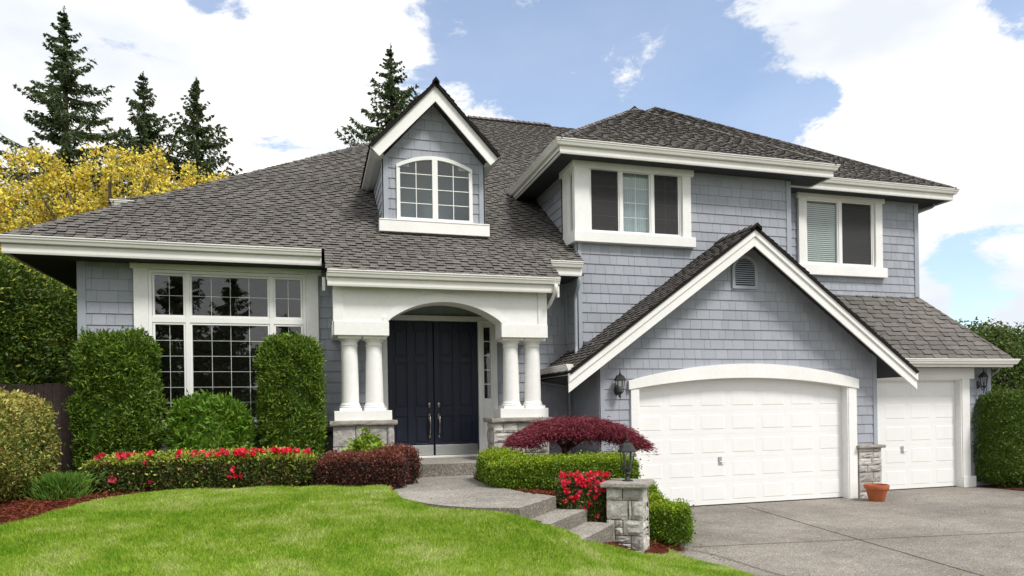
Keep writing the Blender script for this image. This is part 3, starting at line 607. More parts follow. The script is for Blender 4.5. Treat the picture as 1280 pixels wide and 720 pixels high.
b.box(1.372, 13.72, 5.4, 1.40, 13.84, 7.0); b.box(3.40, 13.72, 5.4, 3.428, 13.84, 7.0); b.each('corner_board', 'trimblue', dorm, bevel=.003)
b = MB(); b.box(1.30, 13.64, 5.53, 3.50, 13.76, 5.77); b.box(1.30, 13.63, 5.75, 3.50, 13.76, 5.775); b.build('dormer_sill', 'white', dorm, bevel=.006)

# ---- windows
def window(parent, x0, x1, z0, z1, y, cols, rows, fr=.045, sash=.035, topf=None, name='window', rear=None, axis='y', label=None, glassdepth=.05, screens=(), mw=.008):
    """cols: list of (x fraction edges..) pane columns as [(xa,xb,ncol)]; rows: [(za,zb,nrow)] ; front face at y"""
    X = (lambda a, d, z: (a, y+d, z)) if axis == 'y' else (lambda a, d, z: (y+d, a, z))
    def bx(b, a0, a1, d0, d1, za, zb_, mi=0):
        p, q = X(a0, d0, za), X(a1, d1, zb_); b.box(min(p[0], q[0]), min(p[1], q[1]), za, max(p[0], q[0]), max(p[1], q[1]), zb_, mi)
    f = MB(); bx(f, x0, x1, 0, .10, z0, z0+fr); bx(f, x0, x1, 0, .10, z1-fr, z1)
    bx(f, x0, x0+fr, 0, .10, z0+fr, z1-fr); bx(f, x1-fr, x1, 0, .10, z0+fr, z1-fr)
    cs_ = sorted(cols); rs = sorted(rows)
    for i in range(len(cs_)-1): bx(f, cs_[i][1], cs_[i+1][0], .004, .09, z0+fr, z1-fr)
    for j in range(len(rs)-1): bx(f, x0+fr, x1-fr, .007, .088, rs[j][1], rs[j+1][0])
    w_ = f.build(name, 'vinyl', parent, bevel=.005, label=label)
    s_, g_, mu = MB(), MB(), MB()
    for (a0, a1, nc) in cs_:
        for (c0, c1, nr_) in rs:
            for q in ((a0, a1, c0, c0+sash), (a0, a1, c1-sash, c1), (a0, a0+sash, c0+sash, c1-sash), (a1-sash, a1, c0+sash, c1-sash)): bx(s_, q[0], q[1], .02, .07, q[2], q[3])
            bx(g_, a0+sash*.5, a1-sash*.5, glassdepth-.003, glassdepth+.003, c0+sash*.5, c1-sash*.5)
            for i in range(1, nc): xx = a0+sash+(a1-a0-2*sash)*i/nc; bx(mu, xx-mw/2, xx+mw/2, glassdepth+.006, glassdepth+.014, c0+sash, c1-sash)
            for i in range(1, nr_): zz = c0+sash+(c1-c0-2*sash)*i/nr_; bx(mu, a0+sash, a1-sash, glassdepth+.007, glassdepth+.013, zz-mw/2, zz+mw/2)
    s_.build('sash', 'vinyl', w_, bevel=.004); g_.build('pane', 'glass', w_)
    if mu.v: mu.each('muntin', 'vinyl', w_) if axis == 'x' else mu.build('muntin', 'vinyl', w_)
    bk = MB(); dpt = .9 if rear is None else rear
    # shallow dark room behind the glass
    a0, a1 = x0-.0, x1+.0
    ex = .3 if rear is None or rear > .6 else 0
    P = [X(a0, .11, z0), X(a1, .11, z0), X(a1, .11, z1), X(a0, .11, z1), X(a0-ex, dpt, z0-ex), X(a1+ex, dpt, z0-ex), X(a1+ex, dpt, z1+ex/3), X(a0-ex, dpt, z1+ex/3)]
    bk.add(P, [(4, 5, 6, 7), (0, 1, 5, 4), (1, 2, 6, 5), (2, 3, 7, 6), (3, 0, 4, 7)]); bk.build('room', 'room', w_)
    return w_
def casing(parent, x0, x1, z0, z1, y, wl_, wr_, wt, wb, ext=.06, name='window_trim'):
    b = MB(); b.box(x0-wl_, y, z0, x0, y+.07, z1); b.box(x1, y, z0, x1+wr_, y+.07, z1)
    b.box(x0-wl_-ext, y-.03, z1, x1+wr_+ext, y+.07, z1+wt); b.box(x0-wl_-ext*.8, y-.04, z0-wb, x1+wr_+ext*.8, y+.07, z0)
    return b.build(name, 'white', parent, bevel=.005)
W = window(H, -2.72, -.08, 1.87, 4.58, 13.44, [(-2.66, -2.13, 2), (-2.06, -.72, 4), (-.65, -.14, 2)], [(1.93, 3.66, 6), (3.76, 4.52, 2)], fr=.055, label='tall nine-light living room window with muntins', rear=1.6)
b = MB(); b.box(-2.95, 13.42, 1.78, -2.722, 13.5, 4.60); b.box(-.078, 13.42, 1.78, .14, 13.5, 4.60); b.box(-3.0, 13.40, 4.585, .2, 13.5, 4.68); b.box(-2.72, 13.38, 1.76, -.08, 13.5, 1.868); b.build('window_trim', 'white', W, bevel=.005)
# corner window of the upper left room
W = window(H, 5.50, 7.62, 5.63, 7.0, 13.26, [(5.54, 6.19, 1), (6.25, 6.91, 2), (6.97, 7.58, 2)], [(5.67, 6.96, 4)], fr=.04, sash=.03, label='three-light corner window under the upper eave', rear=.8)
b = MB(); b.box(5.17, 13.20, 5.62, 5.498, 13.29, 6.93); b.box(7.622, 13.20, 5.62, 7.82, 13.29, 6.93); b.box(5.13, 13.17, 6.93, 7.88, 13.29, 7.06); b.box(5.14, 13.15, 5.42, 7.90, 13.29, 5.628)
b.box(5.172, 13.29, 5.62, 5.245, 13.34, 6.93); b.box(5.172, 13.62, 5.62, 5.245, 13.92, 6.93); b.box(5.132, 13.29, 6.93, 5.245, 14.0, 7.06); b.box(5.142, 13.29, 5.42, 5.245, 13.96, 5.628)
b.build('window_trim', 'white', W, bevel=.005)
b = MB(); b.box(6.27, 13.38, 5.7, 6.89, 13.39, 6.94)
cu = MB()
for i in range(14):
    x = 6.26+i*.047; cu.add([(x, 13.40, 5.68), (x+.024, 13.37, 5.68), (x+.047, 13.40, 5.68), (x, 13.40, 6.94), (x+.024, 13.37, 6.94), (x+.047, 13.40, 6.94)], [(0, 1, 4, 3), (1, 2, 5, 4)])
cu.build('curtain', 'curtain', W)
b = MB(); b.box(5.57, 13.275, 5.7, 6.16, 13.277, 6.93); b.box(7.0, 13.275, 5.7, 7.55, 13.277, 6.93); b.each('insect_screen', 'screen', W)
window(H, 13.345, 13.615, 5.65, 6.93, 5.19, [(13.37, 13.59, 1)], [(5.68, 6.90, 4)], fr=.025, sash=.02, axis='x', label='narrow side light of the corner window', rear=.2)
# upper right window with blinds
W = window(H, 11.33, 13.35, 5.37, 7.0, 14.01, [(11.38, 12.31, 1), (12.39, 13.30, 1)], [(5.42, 6.95, 1)], fr=.05, label='two-light upper window with drawn slatted blinds', rear=.8)
b = MB(); b.box(11.13, 13.96, 5.36, 11.328, 14.03, 6.95); b.box(13.352, 13.96, 5.36, 13.56, 14.03, 6.95); b.box(11.08, 13.93, 6.952, 13.61, 14.03, 7.06); b.box(11.06, 13.92, 5.13, 13.66, 14.03, 5.368); b.build('window_trim', 'white', W, bevel=.005)
b = MB()
for k in range(31):
    z = 5.45+k*.048
    for x0, x1 in ((11.42, 12.28), (12.42, 13.27)): b.add([(x0, 14.078, z), (x1, 14.078, z), (x1, 14.098, z+.042), (x0, 14.098, z+.042)], [(0, 1, 2, 3)])
b.build('blind', 'blind', W)
b = MB(); b.box(12.42, 14.025, 5.45, 13.27, 14.027, 6.92); b.each('insect_screen', 'screen', W)
# dormer window (arched pair)
def darch(x): return 7.08-.20*((x-2.41)/.75)**2
f = MB(); g_ = MB(); mu = MB(); wy = 13.70
def archband(b, xa, xb, lo, hi, y0, y1, n=10):
    for i in range(n):
        a0, a1 = xa+(xb-xa)*i/n, xa+(xb-xa)*(i+1)/n
        P = [(a0, lo(a0)), (a1, lo(a1)), (a1, hi(a1)), (a0, hi(a0))]
        b.add([(x, y0, z) for x, z in P]+[(x, y1, z) for x, z in P], [(0, 1, 2, 3), (4, 7, 6, 5), (0, 4, 5, 1), (3, 2, 6, 7)]+([(0, 3, 7, 4)] if i == 0 else [])+([(1, 5, 6, 2)] if i == n-1 else []))
archband(f, 1.65, 3.17, lambda x: darch(x)-.075, darch, wy, wy+.06, 16)
f.box(1.65, wy, 5.77, 1.72, wy+.06, darch(1.65)-.07); f.box(3.10, wy, 5.77, 3.17, wy+.06, darch(3.17)-.07); f.box(2.355, wy-.002, 5.77, 2.465, wy+.06, 7.04); f.box(1.72, wy+.002, 5.77, 3.10, wy+.06, 5.84)
W = f.build('dormer_window', 'vinyl', dorm, bevel=.004)
for xa, xb in ((1.72, 2.355), (2.465, 3.10)):
    archband(g_, xa, xb, lambda x: 5.84, lambda x: darch(x)-.07, wy+.035, wy+.04)
    for i in range(1, 2): x = (xa+xb)/2; mu.box(x-.007, wy+.024, 5.84, x+.007, wy+.031, darch(x)-.07)
    for k in range(1, 4): z = 5.84+k*.29; mu.box(xa, wy+.025, z-.007, xb, wy+.030, z+.007)
# panes, bars and the room box belong to the dormer (third level); room tinted to imitate reflected sky
g_.build('pane', 'glass', dorm); mu.build('muntin', 'vinyl', dorm); bk = MB(); bk.add([(1.6, 14.2, 5.7), (3.2, 14.2, 5.7), (3.2, 14.2, 7.2), (1.6, 14.2, 7.2), (1.66, 13.77, 5.77), (3.16, 13.77, 5.77), (3.16, 13.77, 7.0), (1.66, 13.77, 7.0)], [(0, 1, 2, 3), (4, 5, 1, 0), (5, 6, 2, 1), (6, 7, 3, 2), (7, 4, 0, 3)]); MT['skytint'] = mat('sky_tinted_room', (.13, .16, .19), .9, .1); bk.build('room', 'skytint', dorm)

# ---- attic vent
b = MB()
def va(t, r, cx=8.59, cz=4.83): return (cx+r*math.cos(t), cz+r*math.sin(t))
pts_o = [(8.59-.30, 4.44), (8.59+.30, 4.44)]+[va(math.pi*k/14, .30) for k in range(15)]; pts_i = [(8.59-.235, 4.505), (8.59+.235, 4.505)]+[va(math.pi*k/14, .235) for k in range(15)]
k = len(pts_o); b.add([(x, 12.43, z) for x, z in pts_o]+[(x, 12.43, z) for x, z in pts_i]+[(x, 12.48, z) for x, z in pts_o]+[(x, 12.47, z) for x, z in pts_i], [(i, (i+1) % k, k+(i+1) % k, k+i) for i in range(k)]+[(2*k+i, 2*k+(i+1) % k, (i+1) % k, i) for i in range(k)]+[(k+i, k+(i+1) % k, 3*k+(i+1) % k, 3*k+i) for i in range(k)])
V_ = b.build('attic_vent', 'trimblue', H); b = MB(); b.add([(x, 12.462, z) for x, z in pts_i], [tuple(range(k))]); b.build('vent_back', 'dark', V_)
b = MB()
for i in range(12):
    z = 4.53+i*.044; dz = z+.02-4.83; hw = .235 if dz < 0 else math.sqrt(max(.0005, .235**2-dz**2))
    if z+.02 > 5.05: break
    b.add([(8.59-hw, 12.435, z), (8.59+hw, 12.435, z), (8.59+hw, 12.46, z+.03), (8.59-hw, 12.46, z+.03), (8.59-hw, 12.43, z+.004), (8.59+hw, 12.43, z+.004)], [(0, 1, 2, 3), (4, 5, 1, 0)])
b.build('louvre', 'trimblue', V_)

# ---- garage doors
def garage_door(x0, x1, z1, y, ncol, nrow, hx, hz, arch=None):
    b = MB(); b.box(x0, y, .02, x1, y+.05, z1)
    D_ = b.build('garage_door', 'garage', H, bevel=.003, label='white panelled %s garage door' % ('double' if ncol > 4 else 'single'))
    p = MB(); hh = z1/nrow if arch is None else 2.42/nrow; ww = (x1-x0)/ncol
    for j in range(nrow+ (1 if arch else 0)):
        za = .02+j*hh
        if za+.05 < z1: p.box(x0, y-.002, za-.0015 if j else .02, x1, y, za+.0025, 1)
        for i in range(ncol):
            xa = x0+i*ww+.075; xb = xa+ww-.15; zb0, zb1 = za+.095, min(za+hh-.095, z1-.03)
            if zb1-zb0 < .1: continue
            sx, sz = .055, .014
            q0 = [(xa, zb0), (xb, zb0), (xb, zb1), (xa, zb1)]; q1 = [(xa+sx, zb0+sz), (xb-sx, zb0+sz), (xb-sx, zb1-sz), (xa+sx, zb1-sz)]
            p.add([(u_, y-.0005, v_) for u_, v_ in q0]+[(u_, y-.006, v_) for u_, v_ in q1], [(4, 5, 6, 7)]+[(i_, (i_+1) % 4, 4+(i_+1) % 4, 4+i_) for i_ in range(4)])
    p.build('door_panels', ['garage', 'gutterwhite'], D_, bevel=0)
    h_ = MB(); h_.box(hx-.035, y-.026, hz-.08, hx+.035, y-.012, hz+.08); h_.tube([(hx, y-.03, hz-.03), (hx+.10, y-.05, hz-.035)], .012, 8); h_.lathe(hx, y-.03, [(.0, hz-.05), (.02, hz-.045), (.02, hz-.02), (0, hz-.015)], 10)
    h_.build('door_handle', 'steel', D_, bevel=.002); s_ = MB(); s_.box(x0, y-.005, 0.003, x1, y+.04, .022); s_.build('bottom_seal', 'joint', D_)
    return D_
D1 = garage_door(6.10, 11.14, 2.66, 12.62, 7, 5, 8.05, .92, True)
b = MB()
archband(b, 5.93, 11.36, lambda x: archg(x), lambda x: 2.90-.34*((x-8.68)/2.75)**2, 12.40, 12.47, 24)
b.box(5.98, 12.42, 0, 6.14, 12.49, archg(6.0)+.01); b.box(11.10, 12.42, 0, 11.31, 12.49, archg(11.2)+.0); b.box(6.14, 12.435, 0, 6.165, 12.66, 2.42); b.box(11.075, 12.435, 0, 11.10, 12.66, 2.42)
archband(b, 6.16, 11.08, lambda x: archg(x)+.0, lambda x: archg(x)+.05, 12.45, 12.66, 24)
b.build('garage_door_trim', 'white', H, bevel=.004)
D2 = garage_door(12.05, 15.02, 2.60, 13.27, 4, 5, 13.35, .95)
b = MB(); b.box(14.99, 13.09, 0, 15.22, 13.17, 2.62); b.box(14.96, 13.11, 0, 14.99, 13.3, 2.58); b.box(11.9, 13.08, 2.60, 15.36, 13.17, 2.87); b.box(11.9, 13.12, 2.57, 14.96, 13.3, 2.62); b.box(14.98, 13.07, 0, 15.36, 13.17, .26)
b.build('garage_door_trim', 'white', H, bevel=.004)

# ---- stone masonry
def stones(b, rect, P, T, blocks=None, depth=.05, seed=0, rowh=(.13, .27), bw=(.16, .42)):
    """rect (u0,v0,u1,v1); P(u,v,d)->point; every stone a bevelled, slightly pillowed block"""
    rd = random.Random(seed); u0, v0, u1, v1 = rect
    if blocks is None:
        blocks = []; v = v0
        while v < v1-.02:
            h = min(rd.uniform(*rowh), v1-v); h = v1-v if v1-v-h < .07 else h
            u = u0
            while u < u1-.01:
                w_ = min(rd.uniform(*bw), u1-u); w_ = u1-u if u1-u-w_ < .08 else w_
                if h > .2 and w_ > .12 and rd.random() < .3:
                    hs = h*rd.uniform(.4, .6); blocks += [(u, v, u+w_, v+hs), (u, v+hs, u+w_, v+h)]
                else: blocks.append((u, v, u+w_, v+h))
                u += w_
            v += h
    for (a0, c0, a1, c1) in blocks:
        g = .006; a0 += g; a1 -= g; c0 += g; c1 -= g; dd = depth*rd.uniform(.55, 1); nu, nv = 4, 4; vs = []; fs = []
        for j in range(nv+1):
            for i in range(nu+1):
                fu, fv = i/nu, j/nv; edge = (i in (0, nu)) or (j in (0, nv)); d = dd*(.55 if edge else 1)+ (0 if edge else rd.uniform(-.009, .009))
                ju = rd.uniform(-.004, .004) if edge else 0
                vs.append(P(a0+(a1-a0)*fu+ju, c0+(c1-c0)*fv+ju, d))
        for j in range(nv):
            for i in range(nu): q = j*(nu+1)+i; fs.append((q, q+1, q+nu+2, q+nu+1))
        ring = [i for i in range(nu+1)]+[(j+1)*(nu+1)-1 for j in range(1, nv+1)]+[nv*(nu+1)+i for i in range(nu-1, -1, -1)]+[j*(nu+1) for j in range(nv-1, 0, -1)]
        k = len(vs); base_ = []
        for i, q in enumerate(ring):
            fu = (q % (nu+1))/nu; fv = (q//(nu+1))/nv; vs.append(P(a0+(a1-a0)*fu, c0+(c1-c0)*fv, -.02))
        m_ = len(ring); fs += [(k+i, k+(i+1) % m_, ring[(i+1) % m_], ring[i]) for i in range(m_)]
        b.add(vs, fs, 0)
def stone_box(parent, name, x0, y0, x1, y1, z0, z1, rot=0, c=(0, 0), seed=1, sides='FLR', blocks=None, label=None, core='mortar'):
    b = MB(); i = .045
    T = lambda p: rotp(p, rot, c) if rot else p
    b.box(x0+i, y0+i, z0, x1-i, y1-i, z1, 1, rot, c)
    if 'F' in sides: stones(b, (x0, z0, x1, z1), lambda u, v, d: T((u, y0+i-d, v)), 0, blocks, seed=seed)
    if 'L' in sides: stones(b, (y0+i*.6, z0, y1, z1), lambda u, v, d: T((x0+i-d, y1+y0+i*.6-u, v)), 0, seed=seed+1)
    if 'R' in sides: stones(b, (y0+i*.6, z0, y1, z1), lambda u, v, d: T((x1-i+d, u, v)), 0, seed=seed+2)
    if 'B' in sides: stones(b, (x0, z0, x1, z1), lambda u, v, d: T((x1+x0-u, y1-i+d, v)), 0, seed=seed+3)
    o = b.build(name, ['stone', 'mortar'], parent, label=label); return o
def caprock(b, x0, y0, x1, y1, z0, z1, rot=0, c=(0, 0), seed=0):
    rd = random.Random(seed); n = 14; vs = []; fs = []
    ring = []
    for i in range(n): ring.append((x0+(x1-x0)*i/n, y0))
    for i in range(n): ring.append((x1, y0+(y1-y0)*i/n))
    for i in range(n): ring.append((x1-(x1-x0)*i/n, y1))
    for i in range(n): ring.append((x0, y1-(y1-y0)*i/n))
    k = len(ring); cxx, cyy = (x0+x1)/2, (y0+y1)/2
    for z, s in ((z0, -.012), (z0+.3*(z1-z0), .004), (z1-.012, 0), (z1, -.012)):
        for (x, y) in ring:
            j = rd.uniform(-.006, .006); dx, dy = x-cxx, y-cyy; q = math.hypot(dx, dy); vs.append((x+dx/q*(s+j), y+dy/q*(s+j), z+rd.uniform(-.002, .002)))
    if rot: vs = [rotp(p, rot, c) for p in vs]
    for r_ in range(3):
        for i in range(k): fs.append((r_*k+i, r_*k+(i+1) % k, (r_+1)*k+(i+1) % k, (r_+1)*k+i))
    fs.append(tuple(range(k))[::-1]); fs.append(tuple(3*k+i for i in range(k))); b.add(vs, fs, 0)
for x0, x1, sd_ in ((.34, 1.40, 11), (3.22, 4.30, 23)):
    bl = None
    if x0 < 1: bl = [(x0, .85, x0+.27, 1.43), (x0+.27, .85, x0+.66, 1.45), (x0+.66, .85, x1, 1.45), (x0, 1.43, x0+.39, 1.80), (x0+.39, 1.45, x0+.62, 1.80), (x0+.62, 1.45, x0+.93, 1.80), (x0+.93, 1.45, x1, 1.80)]
    p_ = stone_box(H, 'stone_pedestal', x0, 12.45, x1, 13.05, .8, 1.80, seed=sd_, blocks=bl, sides='FLR')
    b = MB(); caprock(b, x0-.05, 12.40, x1+.05, 13.1, 1.80, 1.882, seed=sd_); b.build('cap_stone', 'capstone', p_)
b_ = []
st = stone_box(H, 'stone_base', 11.33, 12.37, 11.92, 12.7, -.05, 1.08, seed=41, sides='FLR'); b = MB(); caprock(b, 11.28, 12.32, 11.97, 12.72, 1.08, 1.145, seed=5); b.build('cap_stone', 'capstone', st)
st = stone_box(H, 'stone_base', 5.29, 12.37, 5.98, 12.7, -.05, 1.08, seed=51, sides='FLR'); b = MB(); caprock(b, 5.24, 12.32, 6.03, 12.72, 1.08, 1.145, seed=6); b.build('cap_stone', 'capstone', st)

# ---- porch: plinths, columns, arched entablature
def column(cx, cy, z0, z1):
    b = MB(); n = 32; r0, r1 = .158, .138
    prof = [(r0+.012, z0+.085), (r0+.018, z0+.10), (r0+.010, z0+.125), (r0, z0+.135)]
    for k in range(9): t = k/8; prof.append((r0-(r0-r1)*t**1.5, z0+.15+(z1-z0-.33)*t))
    prof += [(r1+.012, z1-.165), (r1+.012, z1-.150), (r1, z1-.14), (r1+.004, z1-.10), (r1+.02, z1-.085), (r1+.045, z1-.05)]
    b.lathe(cx, cy, prof, n); o = b.build('column', 'white', H, smooth=True)
    md = o.modifiers.new('es', 'EDGE_SPLIT'); md.split_angle = R(35)
    c = MB(); c.box(cx-.205, cy-.205, z1-.05, cx+.205, cy+.205, z1); c.build('capital', 'white', o, bevel=.006)
    c = MB(); c.box(cx-.19, cy-.19, z0, cx+.19, cy+.19, z0+.05); c.lathe(cx, cy, [(.178, z0+.05), (.19, z0+.06), (.19, z0+.075), (.172, z0+.088)], 32); c.build('column_base', 'white', o, bevel=.004)
for cx in (.655, 1.085, 3.645, 4.075): column(cx, 12.76, 2.055, 3.38)
for x0, x1 in ((.37, 1.365), (3.36-.0, 4.30)):
    b = MB(); b.box(x0, 12.49, 1.882, x1, 13.0, 2.055); b.build('plinth', 'white', H, bevel=.006)
AX0, AX1 = 1.33, 3.40
def parch(x):
    t = (x-(AX0+AX1)/2)/((AX1-AX0)/2); rr = 1.72; return 3.66+ (math.sqrt(max(0, rr*rr-(t*(AX1-AX0)/2)**2))-math.sqrt(rr*rr-((AX1-AX0)/2)**2))
b = MB(); b.box(.39, 12.5, 3.38, AX0, 12.95, 4.28); b.box(AX1, 12.5, 3.38, 4.28, 12.95, 4.28); archband(b, AX0, AX1, parch, lambda x: 4.28, 12.5, 12.95, 24)
b.box(.39, 12.95, 3.38, .82, 13.6, 4.28); b.box(3.85, 12.95, 3.38, 4.28, 14.02, 4.28)
en = b.build('porch_entablature', 'white', H, label='white arched porch front above the columns')
b = MB(); b.box(.37, 12.47, 3.38, AX0+.002, 12.5, 3.62); b.box(AX1-.002, 12.47, 3.38, 4.30, 12.5, 3.62); b.box(.375, 12.48, 3.62, .55, 12.5, 4.26); b.box(4.12, 12.48, 3.62, 4.295, 12.5, 4.26)
b.box(.362, 12.47, 3.38, .39, 13.5, 3.62)
archband(b, AX0-.10, AX1+.10, lambda x: (parch(min(max(x, AX0), AX1)) if AX0 <= x <= AX1 else 3.62), lambda x: parch(min(max(x, AX0), AX1))+ (.155 if AX0 <= x <= AX1 else .05), 12.482, 12.5, 30)
b.build('arch_trim', 'white', en, bevel=.003)
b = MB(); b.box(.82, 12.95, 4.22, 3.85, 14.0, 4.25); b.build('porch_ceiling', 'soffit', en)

# ---- front door
fy = 14.0
b = MB(); b.box(1.355, fy-.05, 1.085, 1.45, fy+.08, 3.85); b.box(3.30, fy-.05, 1.085, 3.385, fy+.08, 3.85); b.box(1.30, fy-.07, 3.85, 3.72, fy+.08, 3.95); b.box(3.60, fy-.05, 1.085, 3.70, fy+.08, 3.85)
b.box(3.385, fy-.03, 1.085, 3.60, fy+.06, 2.27); b.box(3.385, fy-.03, 3.74, 3.60, fy+.06, 3.85); b.box(3.385, fy-.03, 2.27, 3.42, fy+.06, 3.74); b.box(3.565, fy-.03, 2.27, 3.60, fy+.06, 3.74)
b.box(3.425, fy-.042, 1.25, 3.56, fy-.03, 2.12); b.box(1.40, fy-.12, 1.086, 3.36, fy+.05, 1.125)
b.box(1.22, fy-.04, 1.085, 1.355, fy+.08, 3.85)
fr_ = b.build('door_frame', 'white', H, bevel=.005)
b = MB(); b.box(3.42, fy+.0, 2.27, 3.565, fy+.006, 3.74); b.build('sidelight_pane', 'glass', fr_); b = MB(); b.box(3.40, fy+.1, 2.2, 3.6, fy+.12, 3.8); b.build('sidelight_interior', 'dark', fr_)
b = MB()
for k in range(1, 5): z = 2.27+1.47*k/5; b.box(3.42, fy-.014, z-.009, 3.565, fy-.002, z+.009)
b.each('muntin', 'vinyl', fr_)
b = MB(); b.box(1.4, fy+.09, 1.0, 3.35, fy+.12, 3.9); b.build('door_backing', 'dark', fr_)
for s, x0, x1 in ((0, 1.455, 2.372), (1, 2.385, 3.295)):
    b = MB(); y = fy+.02; xs = [x0, x0+.13, x0+.13+.255, x1-.13-.255, x1-.13, x1]; zs = [1.13, 1.38, 1.92, 2.10, 3.00, 3.13, 3.66, 3.85]
    xs = [x0, x0+.125, x0+.385, x1-.385, x1-.125, x1]
    b.box(x0, y+.012, 1.13, x1, y+.05, 3.845)
    for i in (0, 2, 4): b.box(xs[i], y-.012, 1.13, xs[i+1], y+.012, 3.845)
    for j in (0, 2, 4, 6):
        for i in (1, 3): b.box(xs[i], y-.011, zs[j], xs[i+1], y+.012, zs[j+1]-.001)
    for j in (1, 3, 5):
        for i in (1, 3): b.box(xs[i]+.035, y-.004, zs[j]+.035, xs[i+1]-.035, y+.012, zs[j+1]-.035)
    dl = b.build('front_door', 'door', H, bevel=.008, label='dark navy panelled front door leaf, %s' % ('left' if s == 0 else 'right'))
    b = MB(); b.box(x0+.01, y-.018, 1.135, x1-.02, y-.012, 1.34); b.build('kick_plate', 'steel', dl, bevel=.002)
    hx = x1-.09 if s == 0 else x0+.09; b = MB(); hz = 2.02
    def disc(b, x, z, rx, rz, y0, y1, n=16):
        vs = [(x+rx*math.cos(2*math.pi*i/n), yy, z+rz*math.sin(2*math.pi*i/n)) for yy in (y0, y1) for i in range(n)]
        b.add(vs, [tuple(range(n)), tuple(range(n, 2*n))[::-1]]+[(i, n+i, n+(i+1) % n, (i+1) % n) for i in range(n)])
    disc(b, hx, 2.16, .035, .06, y-.03, y-.011); disc(b, hx, 1.92, .035, .07, y-.03, y-.011); disc(b, hx, 1.52, .022, .035, y-.03, y-.011)
    b.tube([(hx, y-.03, 1.95), (hx, y-.09, 1.93), (hx, y-.10, 1.80), (hx, y-.085, 1.62), (hx, y-.03, 1.54)], [.012, .014, .018, .014, .01], 8)
    b.build('door_handle', 'brass', dl, smooth=True)

# ---- lanterns
def lantern_body(b, g, cx, cy, z0, s=1.0):
    """six-sided tapering lantern, z0 = bottom of the glass cage, height about .42*s"""
    a = math.pi/6
    b.lathe(cx, cy, [(.0, z0-.06*s), (.03*s, z0-.045*s), (.06*s, z0-.015*s), (.075*s, z0), (.075*s, z0+.012*s)], 6, rot=a)
    for i in range(6):
        t = a+i*math.pi/3
        b.tube([(cx+.066*s*math.cos(t), cy+.066*s*math.sin(t), z0), (cx+.10*s*math.cos(t), cy+.10*s*math.sin(t), z0+.24*s)], .0065*s, 6)
    b.lathe(cx, cy, [(.128*s, z0+.235*s), (.13*s, z0+.25*s), (.105*s, z0+.29*s), (.085*s, z0+.33*s), (.045*s, z0+.36*s), (.02*s, z0+.37*s), (.026*s, z0+.385*s), (.01*s, z0+.40*s), (.012*s, z0+.42*s), (.002*s, z0+.50*s)], 6, rot=a)
    g.lathe(cx, cy, [(.063*s, z0+.008*s), (.096*s, z0+.236*s)], 6, rot=a, cap=False)
    b.tube([(cx, cy, z0), (cx, cy, z0+.12*s)], .012*s, 8)
def wall_lantern(cx, yw, z0, s):
    b, g = MB(), MB(); cy = yw-.17*s; lantern_body(b, g, cx, cy, z0, s)
    vs = []; n = 18
    for yy, sc in ((yw-.005, 1), (yw-.022, .85)):
        vs += [(cx-.0+.062*s*sc*math.cos(2*math.pi*i/n), yy, z0+.04*s+.11*s*sc*math.sin(2*math.pi*i/n)) for i in range(n)]
    b.add(vs, [tuple(range(n, 2*n))]+[(i, n+i, n+(i+1) % n, (i+1) % n) for i in range(n)])
    b.tube([(cx, yw-.02, z0+.03*s), (cx, yw-.08*s, z0-.03*s), (cx, yw-.13*s, z0-.11*s), (cx, cy, z0-.10*s), (cx, cy, z0-.05*s)], .012*s, 8); b.tube([(cx, cy, z0-.06*s), (cx, cy, z0-.17*s)], [.02*s, .004*s], 8)
    o = b.build('wall_lantern', 'black', H, label='black six-sided wall lantern beside the %s garage door' % ('double' if cx < 10 else 'single')); g.build('lantern_glass', 'lampglass', o)
wall_lantern(5.70, 12.47, 2.34, .92); wall_lantern(15.56, 13.16, 2.42, .9)

# ------------------------------------------------------------------ lamp pillar (turned to face the steps)
pc = (4.08, 8.62); prr = R(-37); T0 = .1
P_ = thing('lamp_pillar', 'square grey stone pillar with flat cap and black lantern beside the entry steps', 'pillar', (pc[0], pc[1], T0))
w2 = .245; zt0, zt1 = -.05, .985
u0, v0 = pc[0]-w2, .12
base_row = [(u0, -.05, u0+.28, .12), (u0+.28, -.05, u0+.49, .12)]
bl = [(0, .0, .20, .05), (.20, .0, .49, .05), (0, .05, .20, .10), (.2, .05, .325, .085), (.20, .085, .325, .13), (.325, .05, .49, .24), (0, .10, .20, .13), (.0, .13, .11, .44), (.11, .13, .325, .235), (.11, .235, .22, .34), (.22, .235, .49, .445), (.11, .34, .22, .44), (.325, .24, .49, .236),
      (0, .44, .29, .70), (.29, .445, .34, .70), (.34, .445, .49, .70), (0, .70, .22, .865), (.22, .70, .49, .865)]
bl = [(u0+a, v0+c, u0+d, v0+e_) for a, c, d, e_ in bl if e_ > c+.02]+base_row
sh = stone_box(P_, 'stone_shaft', pc[0]-w2, pc[1]-w2, pc[0]+w2, pc[1]+w2, zt0, zt1, prr, pc, 71, 'FLRB', bl)
b = MB(); caprock(b, pc[0]-w2-.055, pc[1]-w2-.055, pc[0]+w2+.055, pc[1]+w2+.055, zt1, zt1+.07, prr, pc, 9); b.build('cap_stone', 'capstone', P_)
b, g = MB(), MB(); zc = zt1+.07; lantern_body(b, g, pc[0], pc[1], zc+.16, .98)
b.lathe(pc[0], pc[1], [(.075, zc), (.075, zc+.012), (.04, zc+.02), (.025, zc+.05), (.022, zc+.075), (.045, zc+.10), (.03, zc+.13), (.06, zc+.155), (.07, zc+.16)], 12)
o = b.build('lantern', 'black', P_); g.build('lantern_glass', 'lampglass', o)

